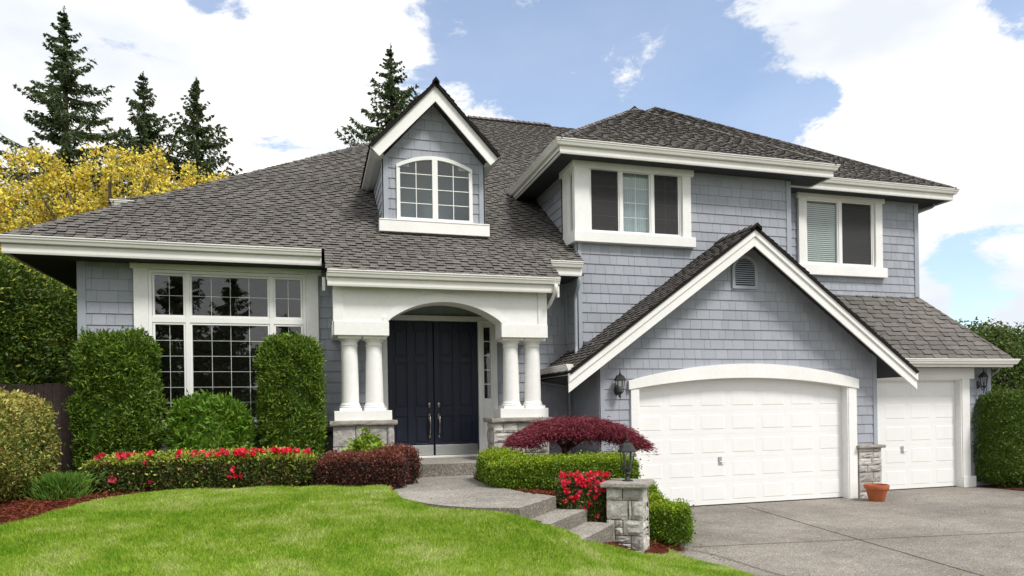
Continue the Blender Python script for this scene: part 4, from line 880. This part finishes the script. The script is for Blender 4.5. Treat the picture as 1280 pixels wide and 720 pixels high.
# terracotta pot
pt = thing('flower_pot', 'empty terracotta flower pot standing on the driveway between the garage doors', 'flower pot', (11.35, 11.95, 0))
b = MB(); b.lathe(11.35, 11.95, [(.145, 0), (.15, .006), (.205, .245), (.208, .25), (.232, .255), (.238, .27), (.245, .335), (.24, .347), (.218, .347), (.21, .33), (.20, .27)], 40, cap=True); b.f.pop(); b.m.pop(); b.build('pot_body', 'terracotta', pt, smooth=True).modifiers.new('e', 'EDGE_SPLIT')
b = MB(); b.lathe(11.35, 11.95, [(.0, .272), (.199, .272)], 32, cap=False); b.build('potting_soil', 'soil', pt)

# wooden fence
fn = thing('wooden_fence', 'dark weathered board fence closing the gap left of the house', 'fence', (-4.8, 14.4, 1))
b = MB(); x = -6.6; rd = random.Random(3)
while x < -3.84: w_ = .14; b.box(x, 14.38+rd.uniform(0, .012), .7, x+w_-.008, 14.40, 2.62+rd.uniform(-.02, .02)); x += w_
b.build('boards', 'fence', fn); b = MB(); b.box(-6.6, 14.41, 2.3, -3.84, 14.46, 2.4); b.box(-6.6, 14.41, 1.1, -3.84, 14.46, 1.2); b.build('rail', 'fence', fn)
for x in (-6.0, -4.2): b = MB(); b.box(x, 14.42, .7, x+.09, 14.51, 2.66); b.build('post', 'fence', fn)

# ------------------------------------------------------------------ vegetation
def vnoise(P, f, seed):
    r_ = np.random.default_rng(seed); out = np.zeros(len(P))
    for k in range(6):
        d = r_.normal(size=3); d /= np.linalg.norm(d); ff = f*(1+.6*r_.random()); out += np.sin(P@d*ff+r_.random()*6.28)*np.cos((P@np.roll(d, 1))*ff*.7+r_.random()*6.28)
    return out/3
def unit(v): return v/np.maximum(np.linalg.norm(v, axis=1, keepdims=True), 1e-9)
def leafquads(P, d, L, Wd, bend=.15):
    n = len(P); rnd = rng.normal(size=(n, 3)); s = unit(np.cross(d, rnd)); L = np.broadcast_to(L, n)[:, None]; Wd = np.broadcast_to(Wd, n)[:, None]; nn = np.cross(d, s)
    a = P; c_ = P+d*L-nn*L*bend; m_ = P+d*L*.5+nn*L*bend*.4
    V3 = np.stack([a, m_+s*Wd*.5, c_, m_-s*Wd*.5], 1).reshape(-1, 3); return V3, np.arange(4*n).reshape(n, 4)
def superbox(n, half, k, flat_bottom=True, seed=0):
    a = np.array([half[1]*half[2], half[1]*half[2], half[0]*half[2], half[0]*half[2], half[0]*half[1], half[0]*half[1]*(.15)]); a = a/a.sum(); f = rng.choice(6, n, p=a)
    q = rng.uniform(-1, 1, (n, 3)); ax = np.array([0, 0, 1, 1, 2, 2])[f]; sg = np.array([1, -1, 1, -1, 1, -1])[f]; q[np.arange(n), ax] = sg
    r_ = (np.abs(q)**k).sum(1)**(1/k); q = q/r_[:, None]; nr_ = np.sign(q)*np.abs(q)**(k-1)/np.array(half); return q*np.array(half), unit(nr_)
def coremesh(half, k, s, n=10):
    vs = []; fs = []
    g = np.linspace(-1, 1, n+1)
    for ax in range(3):
        for sg in (-1, 1):
            A, B = np.meshgrid(g, g, indexing='ij'); q = np.zeros((A.size, 3)); o_ = [i for i in range(3) if i != ax]; q[:, ax] = sg; q[:, o_[0]] = A.ravel(); q[:, o_[1]] = B.ravel()
            r_ = (np.abs(q)**k).sum(1)**(1/k); q = q/r_[:, None]*np.array(half)*s; b0 = sum(len(v) for v in vs); vs.append(q); ii = np.arange((n+1)**2).reshape(n+1, n+1)
            fs.append(np.stack([ii[:-1, :-1], ii[1:, :-1], ii[1:, 1:], ii[:-1, 1:]], -1).reshape(-1, 4)+b0)
    return np.concatenate(vs), np.concatenate(fs)
def rz_(P, a): c_, s_ = math.cos(a), math.sin(a); return np.c_[P[:, 0]*c_-P[:, 1]*s_, P[:, 0]*s_+P[:, 1]*c_, P[:, 2]]
def hedge(parent, name, c, half, n, L, Wd, mats, rot=0, k=5, lump=.05, lf=5, depth=.05, topmat=None, topth=.5, mixes=None, updir=.3, spread=.7, core=.86, rough=0, xshape=None, trim=None, clump=.022, clump_s=1):
    """leaf-covered body; mats: [core/leaf material, others...]; mixes: share of each material; topmat index for leaves that face up"""
    P, N = superbox(n, half, k); nz_ = vnoise(P+np.array(c), lf, 3)+.5*vnoise(P+np.array(c), lf*2.7, 4)
    cl_ = vnoise(P+np.array(c), 17/ max(.6, clump_s), 5); P = P+N*(cl_*clump)[:, None]
    P = P+N*(lump*nz_)[:, None]-N*(np.abs(rng.normal(0, depth, n)))[:, None]
    if rough: stray = rng.random(n) < rough; P[stray] += N[stray]*rng.uniform(0, .075, (stray.sum(), 1))
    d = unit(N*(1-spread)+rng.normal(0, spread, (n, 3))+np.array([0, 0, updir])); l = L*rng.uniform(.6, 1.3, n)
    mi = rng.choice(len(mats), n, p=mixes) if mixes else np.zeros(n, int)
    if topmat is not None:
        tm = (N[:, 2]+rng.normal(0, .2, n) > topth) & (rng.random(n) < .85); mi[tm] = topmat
    Cv, Cf = coremesh(half, k, core)
    if xshape: P = xshape(P); Cv = xshape(Cv)
    V3, Q = leafquads(P, d, l, l*Wd); V3 = rz_(V3, rot)+np.array(c); Cv = rz_(Cv, rot)+np.array(c)
    V3 = np.concatenate([V3, Cv]); Q = np.concatenate([Q, Cf+4*n]); mi = np.concatenate([mi, np.zeros(len(Cf), int)])
    return npmesh(name, V3, Q, mats, mi, parent)
def blossoms(parent, pts, mats, r=.03, name='blossom', n=5):
    P = np.repeat(pts, n*2, 0)+rng.normal(0, r*.35, (len(pts)*n*2, 3)); d = unit(rng.normal(size=(len(P), 3))+np.array([0, -.4, .4])); V3, Q = leafquads(P, d, rng.uniform(.7, 1.2, len(P))*r*1.5, r*1.5, .1)
    mi = np.repeat(rng.integers(0, len(mats), len(pts)), n*2); return npmesh(name, V3, Q, mats, mi, parent)
def stems(parent, pts, r, name='stem', m='bark'):
    b = MB()
    for p in pts: b.tube(p, r, 6)
    return b.build(name, m, parent)
def shrub(name, label, cat, c, half, n, L, Wd, mats, trunk=True, **kw):
    z0 = float(tz(c[0], c[1])[0]) if c[0] < 6 else 0.0
    t_ = thing(name, label, cat, (c[0], c[1], z0), kw.pop('group', None)); rot = kw.get('rot', 0)
    o = hedge(t_, 'foliage', c, half, n, L, Wd, mats, **kw)
    if trunk: stems(t_, [[(c[0]+dx*math.cos(rot), c[1]+dx*math.sin(rot), z0-.05), (c[0]+dx*math.cos(rot)*1.1, c[1]+dx*math.sin(rot)*1.1, c[2])] for dx in (0,)], [.025, .015])
    return t_
# clipped conical arborvitae either side of the living room window
shrub('arborvitae', 'tall clipped arborvitae block left of the living room window', 'shrub', (-3.0, 12.55, 2.1), (.54, .5, 1.22), 52000, .075, .34, ['thuja', 'thuja2'], mixes=[.5, .5], k=4.5, lump=.08, lf=5, depth=.07, rough=.14, clump=.055, updir=.55, group='clipped arborvitae by the window')
shrub('arborvitae', 'narrower clipped arborvitae column right of the living room window', 'shrub', (-.34, 12.6, 2.12), (.50, .45, 1.20), 46000, .07, .34, ['thuja', 'thuja2'], mixes=[.4, .6], k=5, lump=.04, lf=6, depth=.06, rough=.10, clump=.045, updir=.5, group='clipped arborvitae by the window')
shrub('round_shrub', 'bright green rounded shrub under the living room window', 'shrub', (-1.6, 12.35, 1.62), (.64, .5, .68), 11000, .095, .36, ['rhodo', 'box'], mixes=[.75, .25], k=2.6, lump=.05, lf=6, depth=.07, rough=.2, updir=.5)
# flowering azalea hedge in front of the window
def taper(P): return P
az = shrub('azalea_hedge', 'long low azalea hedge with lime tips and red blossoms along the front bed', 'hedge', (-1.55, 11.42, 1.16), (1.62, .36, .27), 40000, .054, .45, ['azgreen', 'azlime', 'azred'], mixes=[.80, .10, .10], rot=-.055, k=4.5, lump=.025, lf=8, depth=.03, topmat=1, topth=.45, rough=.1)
def flow(c, half, rot, u0, u1, n, spread, seed, face=.3):
    r_ = np.random.default_rng(seed); out = []
    for (u, s, k) in n:
        for _ in range(k):
            uu = min(.94, max(-.94, u+r_.normal(0, s))); f = r_.random() < face
            if f: p = (uu*half[0], -half[1]*1.0-.01, half[2]*r_.uniform(-.4, .9))
            else: p = (uu*half[0], -half[1]*r_.uniform(.1, 1.0), half[2]*1.0+.015+r_.uniform(-.01, .03))
            out.append(p)
    P = rz_(np.array(out), rot)+np.array(c); return P
blossoms(az, flow((-1.55, 11.42, 1.16), (1.62, .36, .27), -.055, 0, 1, [(-.86, .02, 1), (-.67, .03, 8), (-.63, .01, 3), (-.45, .022, 6), (-.2, .02, 4), (-.12, .02, 2), (-.02, .025, 4), (.04, .02, 2), (.18, .03, 6), (.33, .04, 14), (.40, .03, 8), (.27, .02, 3), (.5, .02, 3), (.64, .04, 7), (.76, .04, 8), (.92, .01, 2), (.1, .55, 5)], 0, 2, .12), ['flower', 'flower2'], .038)
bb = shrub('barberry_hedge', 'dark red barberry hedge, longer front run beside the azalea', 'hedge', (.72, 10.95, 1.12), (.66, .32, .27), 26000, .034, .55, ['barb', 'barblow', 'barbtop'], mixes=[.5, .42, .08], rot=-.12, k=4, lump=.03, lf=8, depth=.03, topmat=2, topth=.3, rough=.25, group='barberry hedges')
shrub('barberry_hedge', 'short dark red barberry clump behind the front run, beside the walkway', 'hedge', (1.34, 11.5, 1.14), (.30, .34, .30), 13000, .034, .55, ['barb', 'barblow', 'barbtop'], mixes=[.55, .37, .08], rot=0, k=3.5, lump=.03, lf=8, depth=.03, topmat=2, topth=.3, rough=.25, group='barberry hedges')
# pale young shrub before the left stone pedestal
yt = thing('leafy_shrub', 'small pale lime-leaved shrub in front of the left stone pedestal', 'shrub', (.88, 12.0, .95)); pts = []; r_ = np.random.default_rng(5)
Pn, Dn = [], []
for i in range(46):
    a = r_.uniform(0, 6.28); rr = r_.uniform(0, .42); tx, ty, tzz = .88+rr*math.cos(a), 12.0+rr*.6*math.sin(a), 1.70-rr*.75+r_.uniform(-.12, .05)
    pts.append([(.88+.1*math.cos(a), 12, .9), (tx, ty, tzz)])
    for k in range(22):
        an = r_.uniform(0, 6.28); h_ = r_.uniform(-.16, .02); Pn.append((tx, ty, tzz+h_)); Dn.append((math.cos(an), math.sin(an), r_.uniform(-.1, .9)))
V3, Q = leafquads(np.array(Pn), unit(np.array(Dn)), rng.uniform(.07, .12, len(Pn)), .045, .15); npmesh('foliage', V3, Q, ['lime'], None, yt); stems(yt, pts, [.008, .004])
# boxwood hedge beside the walkway: L-shaped, one clipped plant
bx_ = thing('boxwood_hedge', 'long bright green clipped boxwood hedge curling round beside the walkway', 'hedge', (3.4, 10.5, .8))
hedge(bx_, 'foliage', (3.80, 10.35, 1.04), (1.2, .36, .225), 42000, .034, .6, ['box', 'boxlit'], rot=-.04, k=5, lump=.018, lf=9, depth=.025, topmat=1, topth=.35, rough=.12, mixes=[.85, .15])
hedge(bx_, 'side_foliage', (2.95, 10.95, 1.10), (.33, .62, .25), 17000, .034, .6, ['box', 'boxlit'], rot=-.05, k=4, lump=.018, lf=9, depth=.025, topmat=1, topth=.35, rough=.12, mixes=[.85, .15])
# azalea block by the steps
ab = shrub('azalea_bush', 'square azalea bush covered in red blossoms between the steps and the lamp pillar', 'shrub', (3.62, 9.10, .70), (.35, .30, .39), 17000, .036, .5, ['azgreen', 'azred', 'azlime'], mixes=[.78, .12, .10], rot=-.25, k=5, lump=.02, lf=9, depth=.03, rough=.15)
r_ = np.random.default_rng(8); fp = []
for i in range(72):
    u = r_.uniform(-.95, .9); v = 1-abs(r_.normal(0, .5)); v = max(v, -.9); 
    if r_.random() < .45: fp.append((u*.36, -.31*r_.uniform(.2, 1), .42+r_.uniform(0, .02)))
    else: fp.append((u*.36, -.32, v*.40))
blossoms(ab, rz_(np.array(fp), -.25)+np.array((3.62, 9.10, .70)), ['flower', 'flower2'], .029)
# boxwood clump right of the pillar
bw = thing('boxwood_clump', 'low boxwood clump with a small round tuft right of the lamp pillar', 'shrub', (4.9, 9.2, .1))
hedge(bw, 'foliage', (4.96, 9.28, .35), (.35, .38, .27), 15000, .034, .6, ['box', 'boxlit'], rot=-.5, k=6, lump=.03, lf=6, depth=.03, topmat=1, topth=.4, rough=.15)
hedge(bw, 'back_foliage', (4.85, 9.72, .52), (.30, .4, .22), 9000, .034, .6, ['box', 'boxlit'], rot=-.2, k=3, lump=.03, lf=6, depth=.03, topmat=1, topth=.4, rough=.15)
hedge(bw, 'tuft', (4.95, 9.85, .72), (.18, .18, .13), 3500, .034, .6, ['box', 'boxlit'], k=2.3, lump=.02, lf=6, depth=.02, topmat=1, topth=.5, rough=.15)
# weeping Japanese maple
mt = thing('weeping_maple', 'low umbrella-shaped weeping maple with dark red leaves on a thin trunk', 'tree', (4.25, 11.45, .8))
b = MB(); b.tube([(4.22, 11.45, .7), (4.25, 11.45, 1.1), (4.20, 11.42, 1.35), (4.45, 11.4, 1.6)], [.07, .055, .045, .03], 10)
for i in range(12):
    a = i*.52; rr = 1.1; b.tube([(4.23, 11.42, 1.3), (4.4+.5*math.cos(a), 11.4+.3*math.sin(a), 1.68), (4.5+1.2*math.cos(a), 11.35+.6*math.sin(a), 1.42)], [.025, .015, .006], 6)
b.build('trunk', 'bark', mt, smooth=True)
n = 62000; r_ = rng; cl = 520; ca = r_.uniform(0, 6.283, cl); cr_ = r_.random(cl)**.42; ux = cr_*np.cos(ca); uy = cr_*np.sin(ca)
def mtop(ux, uy): return 1.43+.45*np.sqrt(np.maximum(0, 1-(ux*.97)**2-(uy*.9)**2*.9))-.0-.20*np.maximum(ux, 0)**1.6-.05*(ux < -.6)
cx3 = 4.46+1.21*ux; cy3 = 11.35+.70*uy; cz3 = mtop(ux, uy)-.07*r_.random(cl)
pick = r_.integers(0, cl, n); off = r_.normal(0, 1, (n, 3))*np.array([.085, .07, .03]); P = np.c_[cx3, cy3, cz3][pick]+off; rel = off[:, :2]; P[:, 2] -= (np.linalg.norm(rel, axis=1)**2)*2.6
outw = np.c_[ux[pick], uy[pick], np.full(n, -.55)]; d = unit(outw*.8+np.c_[rel*6, np.zeros(n)]+r_.normal(0, .35, (n, 3))); V3, Q = leafquads(P, d, r_.uniform(.05, .10, n), .012, .1); npmesh('foliage', V3, Q, ['maple', 'mapledusty'], (r_.random(n) < .3).astype(int), mt)
# left side planting
vh = shrub('variegated_hedge', 'rounded yellow-green variegated hedge at the left edge of the lawn', 'hedge', (-4.68, 10.5, 1.60), (1.10, 2.2, .86), 60000, .055, .4, ['vari2', 'vari', 'tan', 'hedge'], mixes=[.48, .20, .10, .22], rot=0, k=2.7, lump=.09, lf=4, depth=.07, topmat=1, topth=.55, rough=.1)
gp = thing('feathery_plant', 'small feathery green plant at the foot of the variegated hedge', 'plant', (-3.25, 10.9, .9)); n = 5200; P = np.c_[rng.normal(-3.3, .12, n), rng.normal(10.8, .12, n), np.full(n, .88)+rng.random(n)*.30]; d = unit(np.c_[(P[:, 0]+3.3)*1.6, (P[:, 1]-10.8)*1.6, np.full(n, .9)]+rng.normal(0, .25, (n, 3))); V3, Q = leafquads(P, d, rng.uniform(.07, .15, n), .012, .2); npmesh('foliage', V3, Q, ['plant', 'vari2'], (rng.random(n) < .2).astype(int), gp)
# big hedge on the left boundary; top leaves coloured yellowish to paint in light
big = shrub('boundary_hedge', 'very tall dark clipped hedge with top leaves coloured as lit along the left boundary', 'hedge', (-6.65, 16.8, 3.05), (.95, 7.0, 2.38), 120000, .10, .4, ['hedge', 'thuja', 'hedgelit'], mixes=[.55, .38, .07], k=6, lump=.10, lf=2.6, depth=.10, topmat=2, topth=.6, rough=.1)
# hedge by the single garage
shrub('laurel_hedge', 'dark clipped hedge block right of the single garage door', 'hedge', (16.6, 13.05, 1.12), (1.22, .75, 1.16), 52000, .06, .4, ['thuja', 'hedge', 'thuja2'], mixes=[.45, .4, .15], k=5, lump=.05, lf=5, depth=.05, rough=.05)
def broadtree(name, label, base, c, half, ncl, nl, L, mats, mixes, group=None, branches=40, clr=.5, trunkm='bark', lw=.45, cat='tree', shell=.55):
    t_ = thing(name, label, cat, base, group); r_ = rng
    q = unit(r_.normal(size=(ncl, 3)))*(shell+(1-shell)*r_.random(ncl)[:, None]**.6); q[:, 2] = np.where(q[:, 2] < -.5, q[:, 2]*.7, q[:, 2]); q *= (1+.18*vnoise(q, 3, 11))[:, None]
    C_ = np.array(c)+q*np.array(half); pick = r_.integers(0, ncl, nl); P = C_[pick]+r_.normal(0, clr*.42, (nl, 3))
    d = unit(r_.normal(size=(nl, 3))+np.array([0, 0, .1])); l = L*r_.uniform(.6, 1.3, nl); V3, Q = leafquads(P, d, l, l*lw); mi = r_.choice(len(mats), nl, p=mixes); npmesh('crown', V3, Q, mats, mi, t_)
    b = MB(); bs = Vector(base); cc = Vector(c); hh = half[2]; fork = Vector((base[0]*.6+c[0]*.4, base[1]*.6+c[1]*.4, base[2]+(c[2]-hh*.4-base[2])*.8))
    tr_ = max(.12, half[0]*.07); b.tube([bs-Vector((0, 0, .3)), (bs+fork)/2+Vector((.05, 0, 0)), fork, cc+Vector((0, 0, hh*.5))], [tr_, tr_*.85, tr_*.7, tr_*.2], 10)
    for i in r_.choice(ncl, min(branches, ncl), replace=False):
        e_ = Vector(C_[i]); s_ = fork.lerp(cc, float(r_.random())*.7); m_ = s_.lerp(e_, .5)+Vector((0, 0, .15*hh*.3)); b.tube([s_, m_, e_], [tr_*.28, tr_*.16, tr_*.05], 5)
    b.build('trunk', trunkm, t_); return t_
broadtree('laurel_tree', 'dense dark green leafy tree filling the gap behind the right hedge', (21.8, 19, 0), (21.8, 19, 2.3), (2.6, 1.5, 2.4), 420, 42000, .13, ['hedge', 'conifer2', 'box'], [.55, .35, .10], 'trees beyond the right side', 20, .45, shell=.75)
broadtree('laurel_tree', 'dense leafy tree at the right edge of the photo behind the laurel', (26.5, 20, 0), (26.5, 20, 2.4), (2.8, 1.5, 2.5), 380, 36000, .14, ['thuja', 'hedge', 'box'], [.45, .40, .15], 'trees beyond the right side', 20, .45, shell=.75)
broadtree('flowering_tree', 'broad tree covered in yellow blossom behind the left roof', (-6.3, 23.5, .9), (-5.55, 23.5, 6.95), (4.8, 2.6, 3.1), 760, 84000, .10, ['yellow', 'yellowtan', 'conifer2'], [.66, .18, .16], None, 170, .30, 'barkgrey', lw=.6, shell=.15)
broadtree('leafy_tree', 'mid green leafy tree low behind the boundary hedge', (-9.6, 27.5, .9), (-9.2, 27.5, 6.3), (3.6, 1.6, 3.0), 260, 30000, .15, ['conifer2', 'box'], [.75, .25], None, 20, .5, shell=.6)
def conifer(label, base, h, rmax, z0f, n_wh, leafn, seed, group='conifers behind the house', droop=.25, gap=0, lean=0, lsz=1.0, name='conifer', mats=('conifer', 'conifer2')):
    t_ = thing(name, label, 'tree', base, group); r_ = np.random.default_rng(seed); B = np.array(base)
    b = MB(); b.tube([tuple(B+np.array([0, 0, -.5])), tuple(B+np.array([lean*.5, 0, h*.5])), tuple(B+np.array([lean, 0, h]))], [h*.017+.04, h*.011+.02, .015], 8)
    PP, DD, LL = [], [], []
    for i in range(n_wh):
        t0 = z0f+(1-z0f)*(i/n_wh)**.92; nb_ = r_.integers(4, 7)
        for k in range(nb_):
            t1 = min(.985, t0+r_.uniform(-.5, .5)*(1-z0f)/n_wh); a = r_.uniform(0, 6.283); prof_ = (1-t1)/(1-z0f); ln = rmax*(prof_**1.0)*r_.uniform(.5, 1.15)+.04
            if r_.random() < gap: ln *= .35
            p0 = B+np.array([lean*t1, 0, h*t1]); m_ = max(6, int(ln/.14)); s_ = np.linspace(.05, 1, m_)
            pts = np.c_[p0[0]+np.cos(a)*ln*s_, p0[1]+np.sin(a)*ln*s_, p0[2]+ln*(.30*s_-droop*1.9*s_**2+.34*s_**4)]
            kk = [0, m_//5, 2*m_//5, 3*m_//5, 4*m_//5, m_-1]; b.tube([tuple(pts[q_]) for q_ in kk], [(.012+.009*ln)*(1-.16*q_) for q_ in range(6)], 4)
            tw = np.repeat(np.arange(m_), 4); sd2 = r_.choice([-1, 1], len(tw)); q = pts[tw]; tl = (.05+.42*ln*(1-s_[tw])*.6*r_.uniform(.4, 1, len(tw))); da = a+sd2*r_.uniform(.5, 1.1, len(tw))
            nn_ = 5; u = r_.random((len(tw), nn_)); pos = q[:, None, :]+np.stack([np.cos(da)[:, None]*u*tl[:, None], np.sin(da)[:, None]*u*tl[:, None], -u*tl[:, None]*r_.uniform(.25, .7, (len(tw), nn_))], -1)
            dd = np.stack([np.cos(da)[:, None]*np.ones(nn_), np.sin(da)[:, None]*np.ones(nn_), -.6*np.ones((len(tw), nn_))], -1)
            PP.append(pos.reshape(-1, 3)); DD.append(dd.reshape(-1, 3))
    zt_ = np.linspace(.86, 1.0, 130); lt = np.c_[B[0]+lean*zt_+r_.normal(0, .02, 130), B[1]+r_.normal(0, .02, 130), B[2]+h*zt_]; PP.append(lt); DD.append(r_.normal(0, 1, (130, 3))*[1, 1, .3]+[0, 0, .5])
    P = np.concatenate(PP); Dd = unit(np.concatenate(DD)+r_.normal(0, .45, (len(P), 3)))
    if len(P) > leafn: s_ = r_.choice(len(P), leafn, replace=False); P, Dd = P[s_], Dd[s_]
    V3, Q = leafquads(P, Dd, r_.uniform(.08, .24, len(P))*lsz*np.clip((h+B[2]-P[:, 2])/2.2, .45, 1), .072*lsz, .1); npmesh('crown', V3, Q, list(mats), (r_.random(len(P)) < .35).astype(int), t_); b.build('trunk', 'bark', t_)
conifer('tallest ragged fir at the far left behind the yellow tree', (-9.4, 32, .9), 17.6, 5.8, .22, 46, 110000, 1, droop=.2, gap=.22)
conifer('pointed fir between the tallest fir and the slimmer one', (-6.95, 34, .9), 16.2, 5.2, .25, 42, 80000, 2, droop=.12, gap=.1)
conifer('slim fir with a bent tip right of the other left firs', (-4.85, 34.5, .9), 16.5, 4.8, .25, 42, 75000, 3, droop=.12, gap=.12)
conifer('lone dark fir rising directly behind the dormer', (3.45, 30, .9), 16.75, 5.6, .25, 42, 80000, 4, droop=.15, gap=.25)
# firs across the street, seen mirrored in the window glass
for i, (x, y, h_, r__) in enumerate(((-12, -24, 13, 5), (-8.5, -26, 14, 5), (-5.2, -25, 12.5, 4), (-1.8, -27, 9.5, 3.6), (-16, -25, 15, 3.6))):
    conifer('dark fir across the street, %s' % ['broad and mid-height', 'second tallest of the row', 'nearest the middle of the row', 'shortest at the right end', 'tallest at the left end'][i], (x, y, -.3), h_, r__, .06, 26, 14000, 20+i, 'firs across the street', droop=.15, name='street_conifer', lsz=2.0)

# ------------------------------------------------------------------ grass blades and mulch chips
def scatter(poly, n, x0, x1, y0, y1, dens=None):
    x = rng.uniform(x0, x1, n); y = rng.uniform(y0, y1, n); m_ = inpoly(x, y, poly)
    if dens is not None: m_ &= rng.random(n) < dens(x, y)
    return x[m_], y[m_]
x, y = scatter(lawn_poly, 1900000, -4.8, 5.6, 4.2, 11.4, lambda x, y: np.clip(1.15-.07*(y-4.5), .45, 1))
def gznoise(x, y): return .008*np.sin(x*3.1+y*1.7)+.006*np.sin(x*5.3-y*4.1)
z = tz(x, y)+gznoise(x, y); n = len(x); a = rng.uniform(0, 6.283, n); P = np.c_[x, y, z-.004]
patch = vnoise(P*np.array([1, 1, 0]), 1.6, 31); patch2 = vnoise(P*np.array([1, 1, 0]), 6.5, 33)
hgt = (.038+.010*patch+.010*patch2)*rng.uniform(.5, 1.55, n); ln = rng.normal(0, .5, (n, 2))+np.c_[np.sin(P[:, 0]*1.3+P[:, 1]), np.cos(P[:, 1]*1.1)]*.15
sdx = np.c_[np.cos(a), np.sin(a), np.zeros(n)]*(rng.uniform(.0028, .0052, n))[:, None]; tip = P+np.c_[ln*hgt[:, None], hgt]; V3 = np.stack([P-sdx, P+sdx, tip], 1).reshape(-1, 3)
g_o = npmesh('grass', V3, np.arange(3*n).reshape(n, 3), ['grass']); g_o['kind'] = 'stuff'; g_o['label'] = 'short mown bright green lawn grass'; g_o['category'] = 'grass'
mulch_poly = [(-4.2, 6.2)]+[(p[0]-.02, p[1]+.02) for p in bed_edge if p[1] > 6.2]+[(1.0, 12.3), (-4.4, 13.3), (-5, 9)]
xs_, ys_ = scatter(mulch_poly, 42000, -5, 1.2, 6, 13.3)
rp = [(2.7, 11.9), (2.72, 10.6), (2.85, 9.9), (3.2, 9.0), (3.9, 8.95), (5.0, 8.7), (5.25, 10), (5.3, 12.3)]; x2, y2 = scatter(rp, 26000, 2.6, 5.3, 8.6, 12.3)
x3, y3 = scatter([(1.0, 10.55), (.75, 10.45), (1.0, 9.9), (1.12, 9.9), (1.1, 11.5), (1.4, 12), (.9, 12)], 9000, .7, 1.5, 9.8, 12)
xs_ = np.r_[xs_, x2, x3]; ys_ = np.r_[ys_, y2, y3]; P = np.c_[xs_, ys_, tz(xs_, ys_)+.002+rng.random(len(xs_))*.012]
d = unit(np.c_[rng.normal(size=(len(P), 2)), rng.normal(0, .22, len(P))]); V3, Q = leafquads(P, d, rng.uniform(.02, .06, len(P)), .014, .05); mo = npmesh('mulch_chips', V3, Q, ['chip']); mo['kind'] = 'stuff'; mo['label'] = 'red-brown bark mulch chips covering the beds'; mo['category'] = 'mulch'

xs_ = np.r_[rng.uniform(5.0, 16, 260), rng.normal(5.35, .25, 90), rng.uniform(1.2, 3.0, 60)]; ys_ = np.r_[rng.uniform(5.5, 12.4, 260), rng.normal(8.9, .6, 90), rng.uniform(8.8, 12.2, 60)]
zs_ = np.where(xs_ < 3.2, .864, .006); ok = inpoly(xs_, ys_, drive_poly) | inpoly(xs_, ys_, walk_poly); P = np.c_[xs_, ys_, zs_+.002][ok]
d = unit(np.c_[rng.normal(size=(len(P), 2)), np.abs(rng.normal(0, .12, len(P)))]); V3, Q = leafquads(P, d, rng.uniform(.012, .035, len(P)), .014, .15)
lo = npmesh('leaf_litter', V3, Q, ['tan', 'chip', 'thuja2'], rng.integers(0, 3, len(P))); lo['kind'] = 'stuff'; lo['label'] = 'scattered dry leaf bits on the driveway and path'; lo['category'] = 'leaf litter'
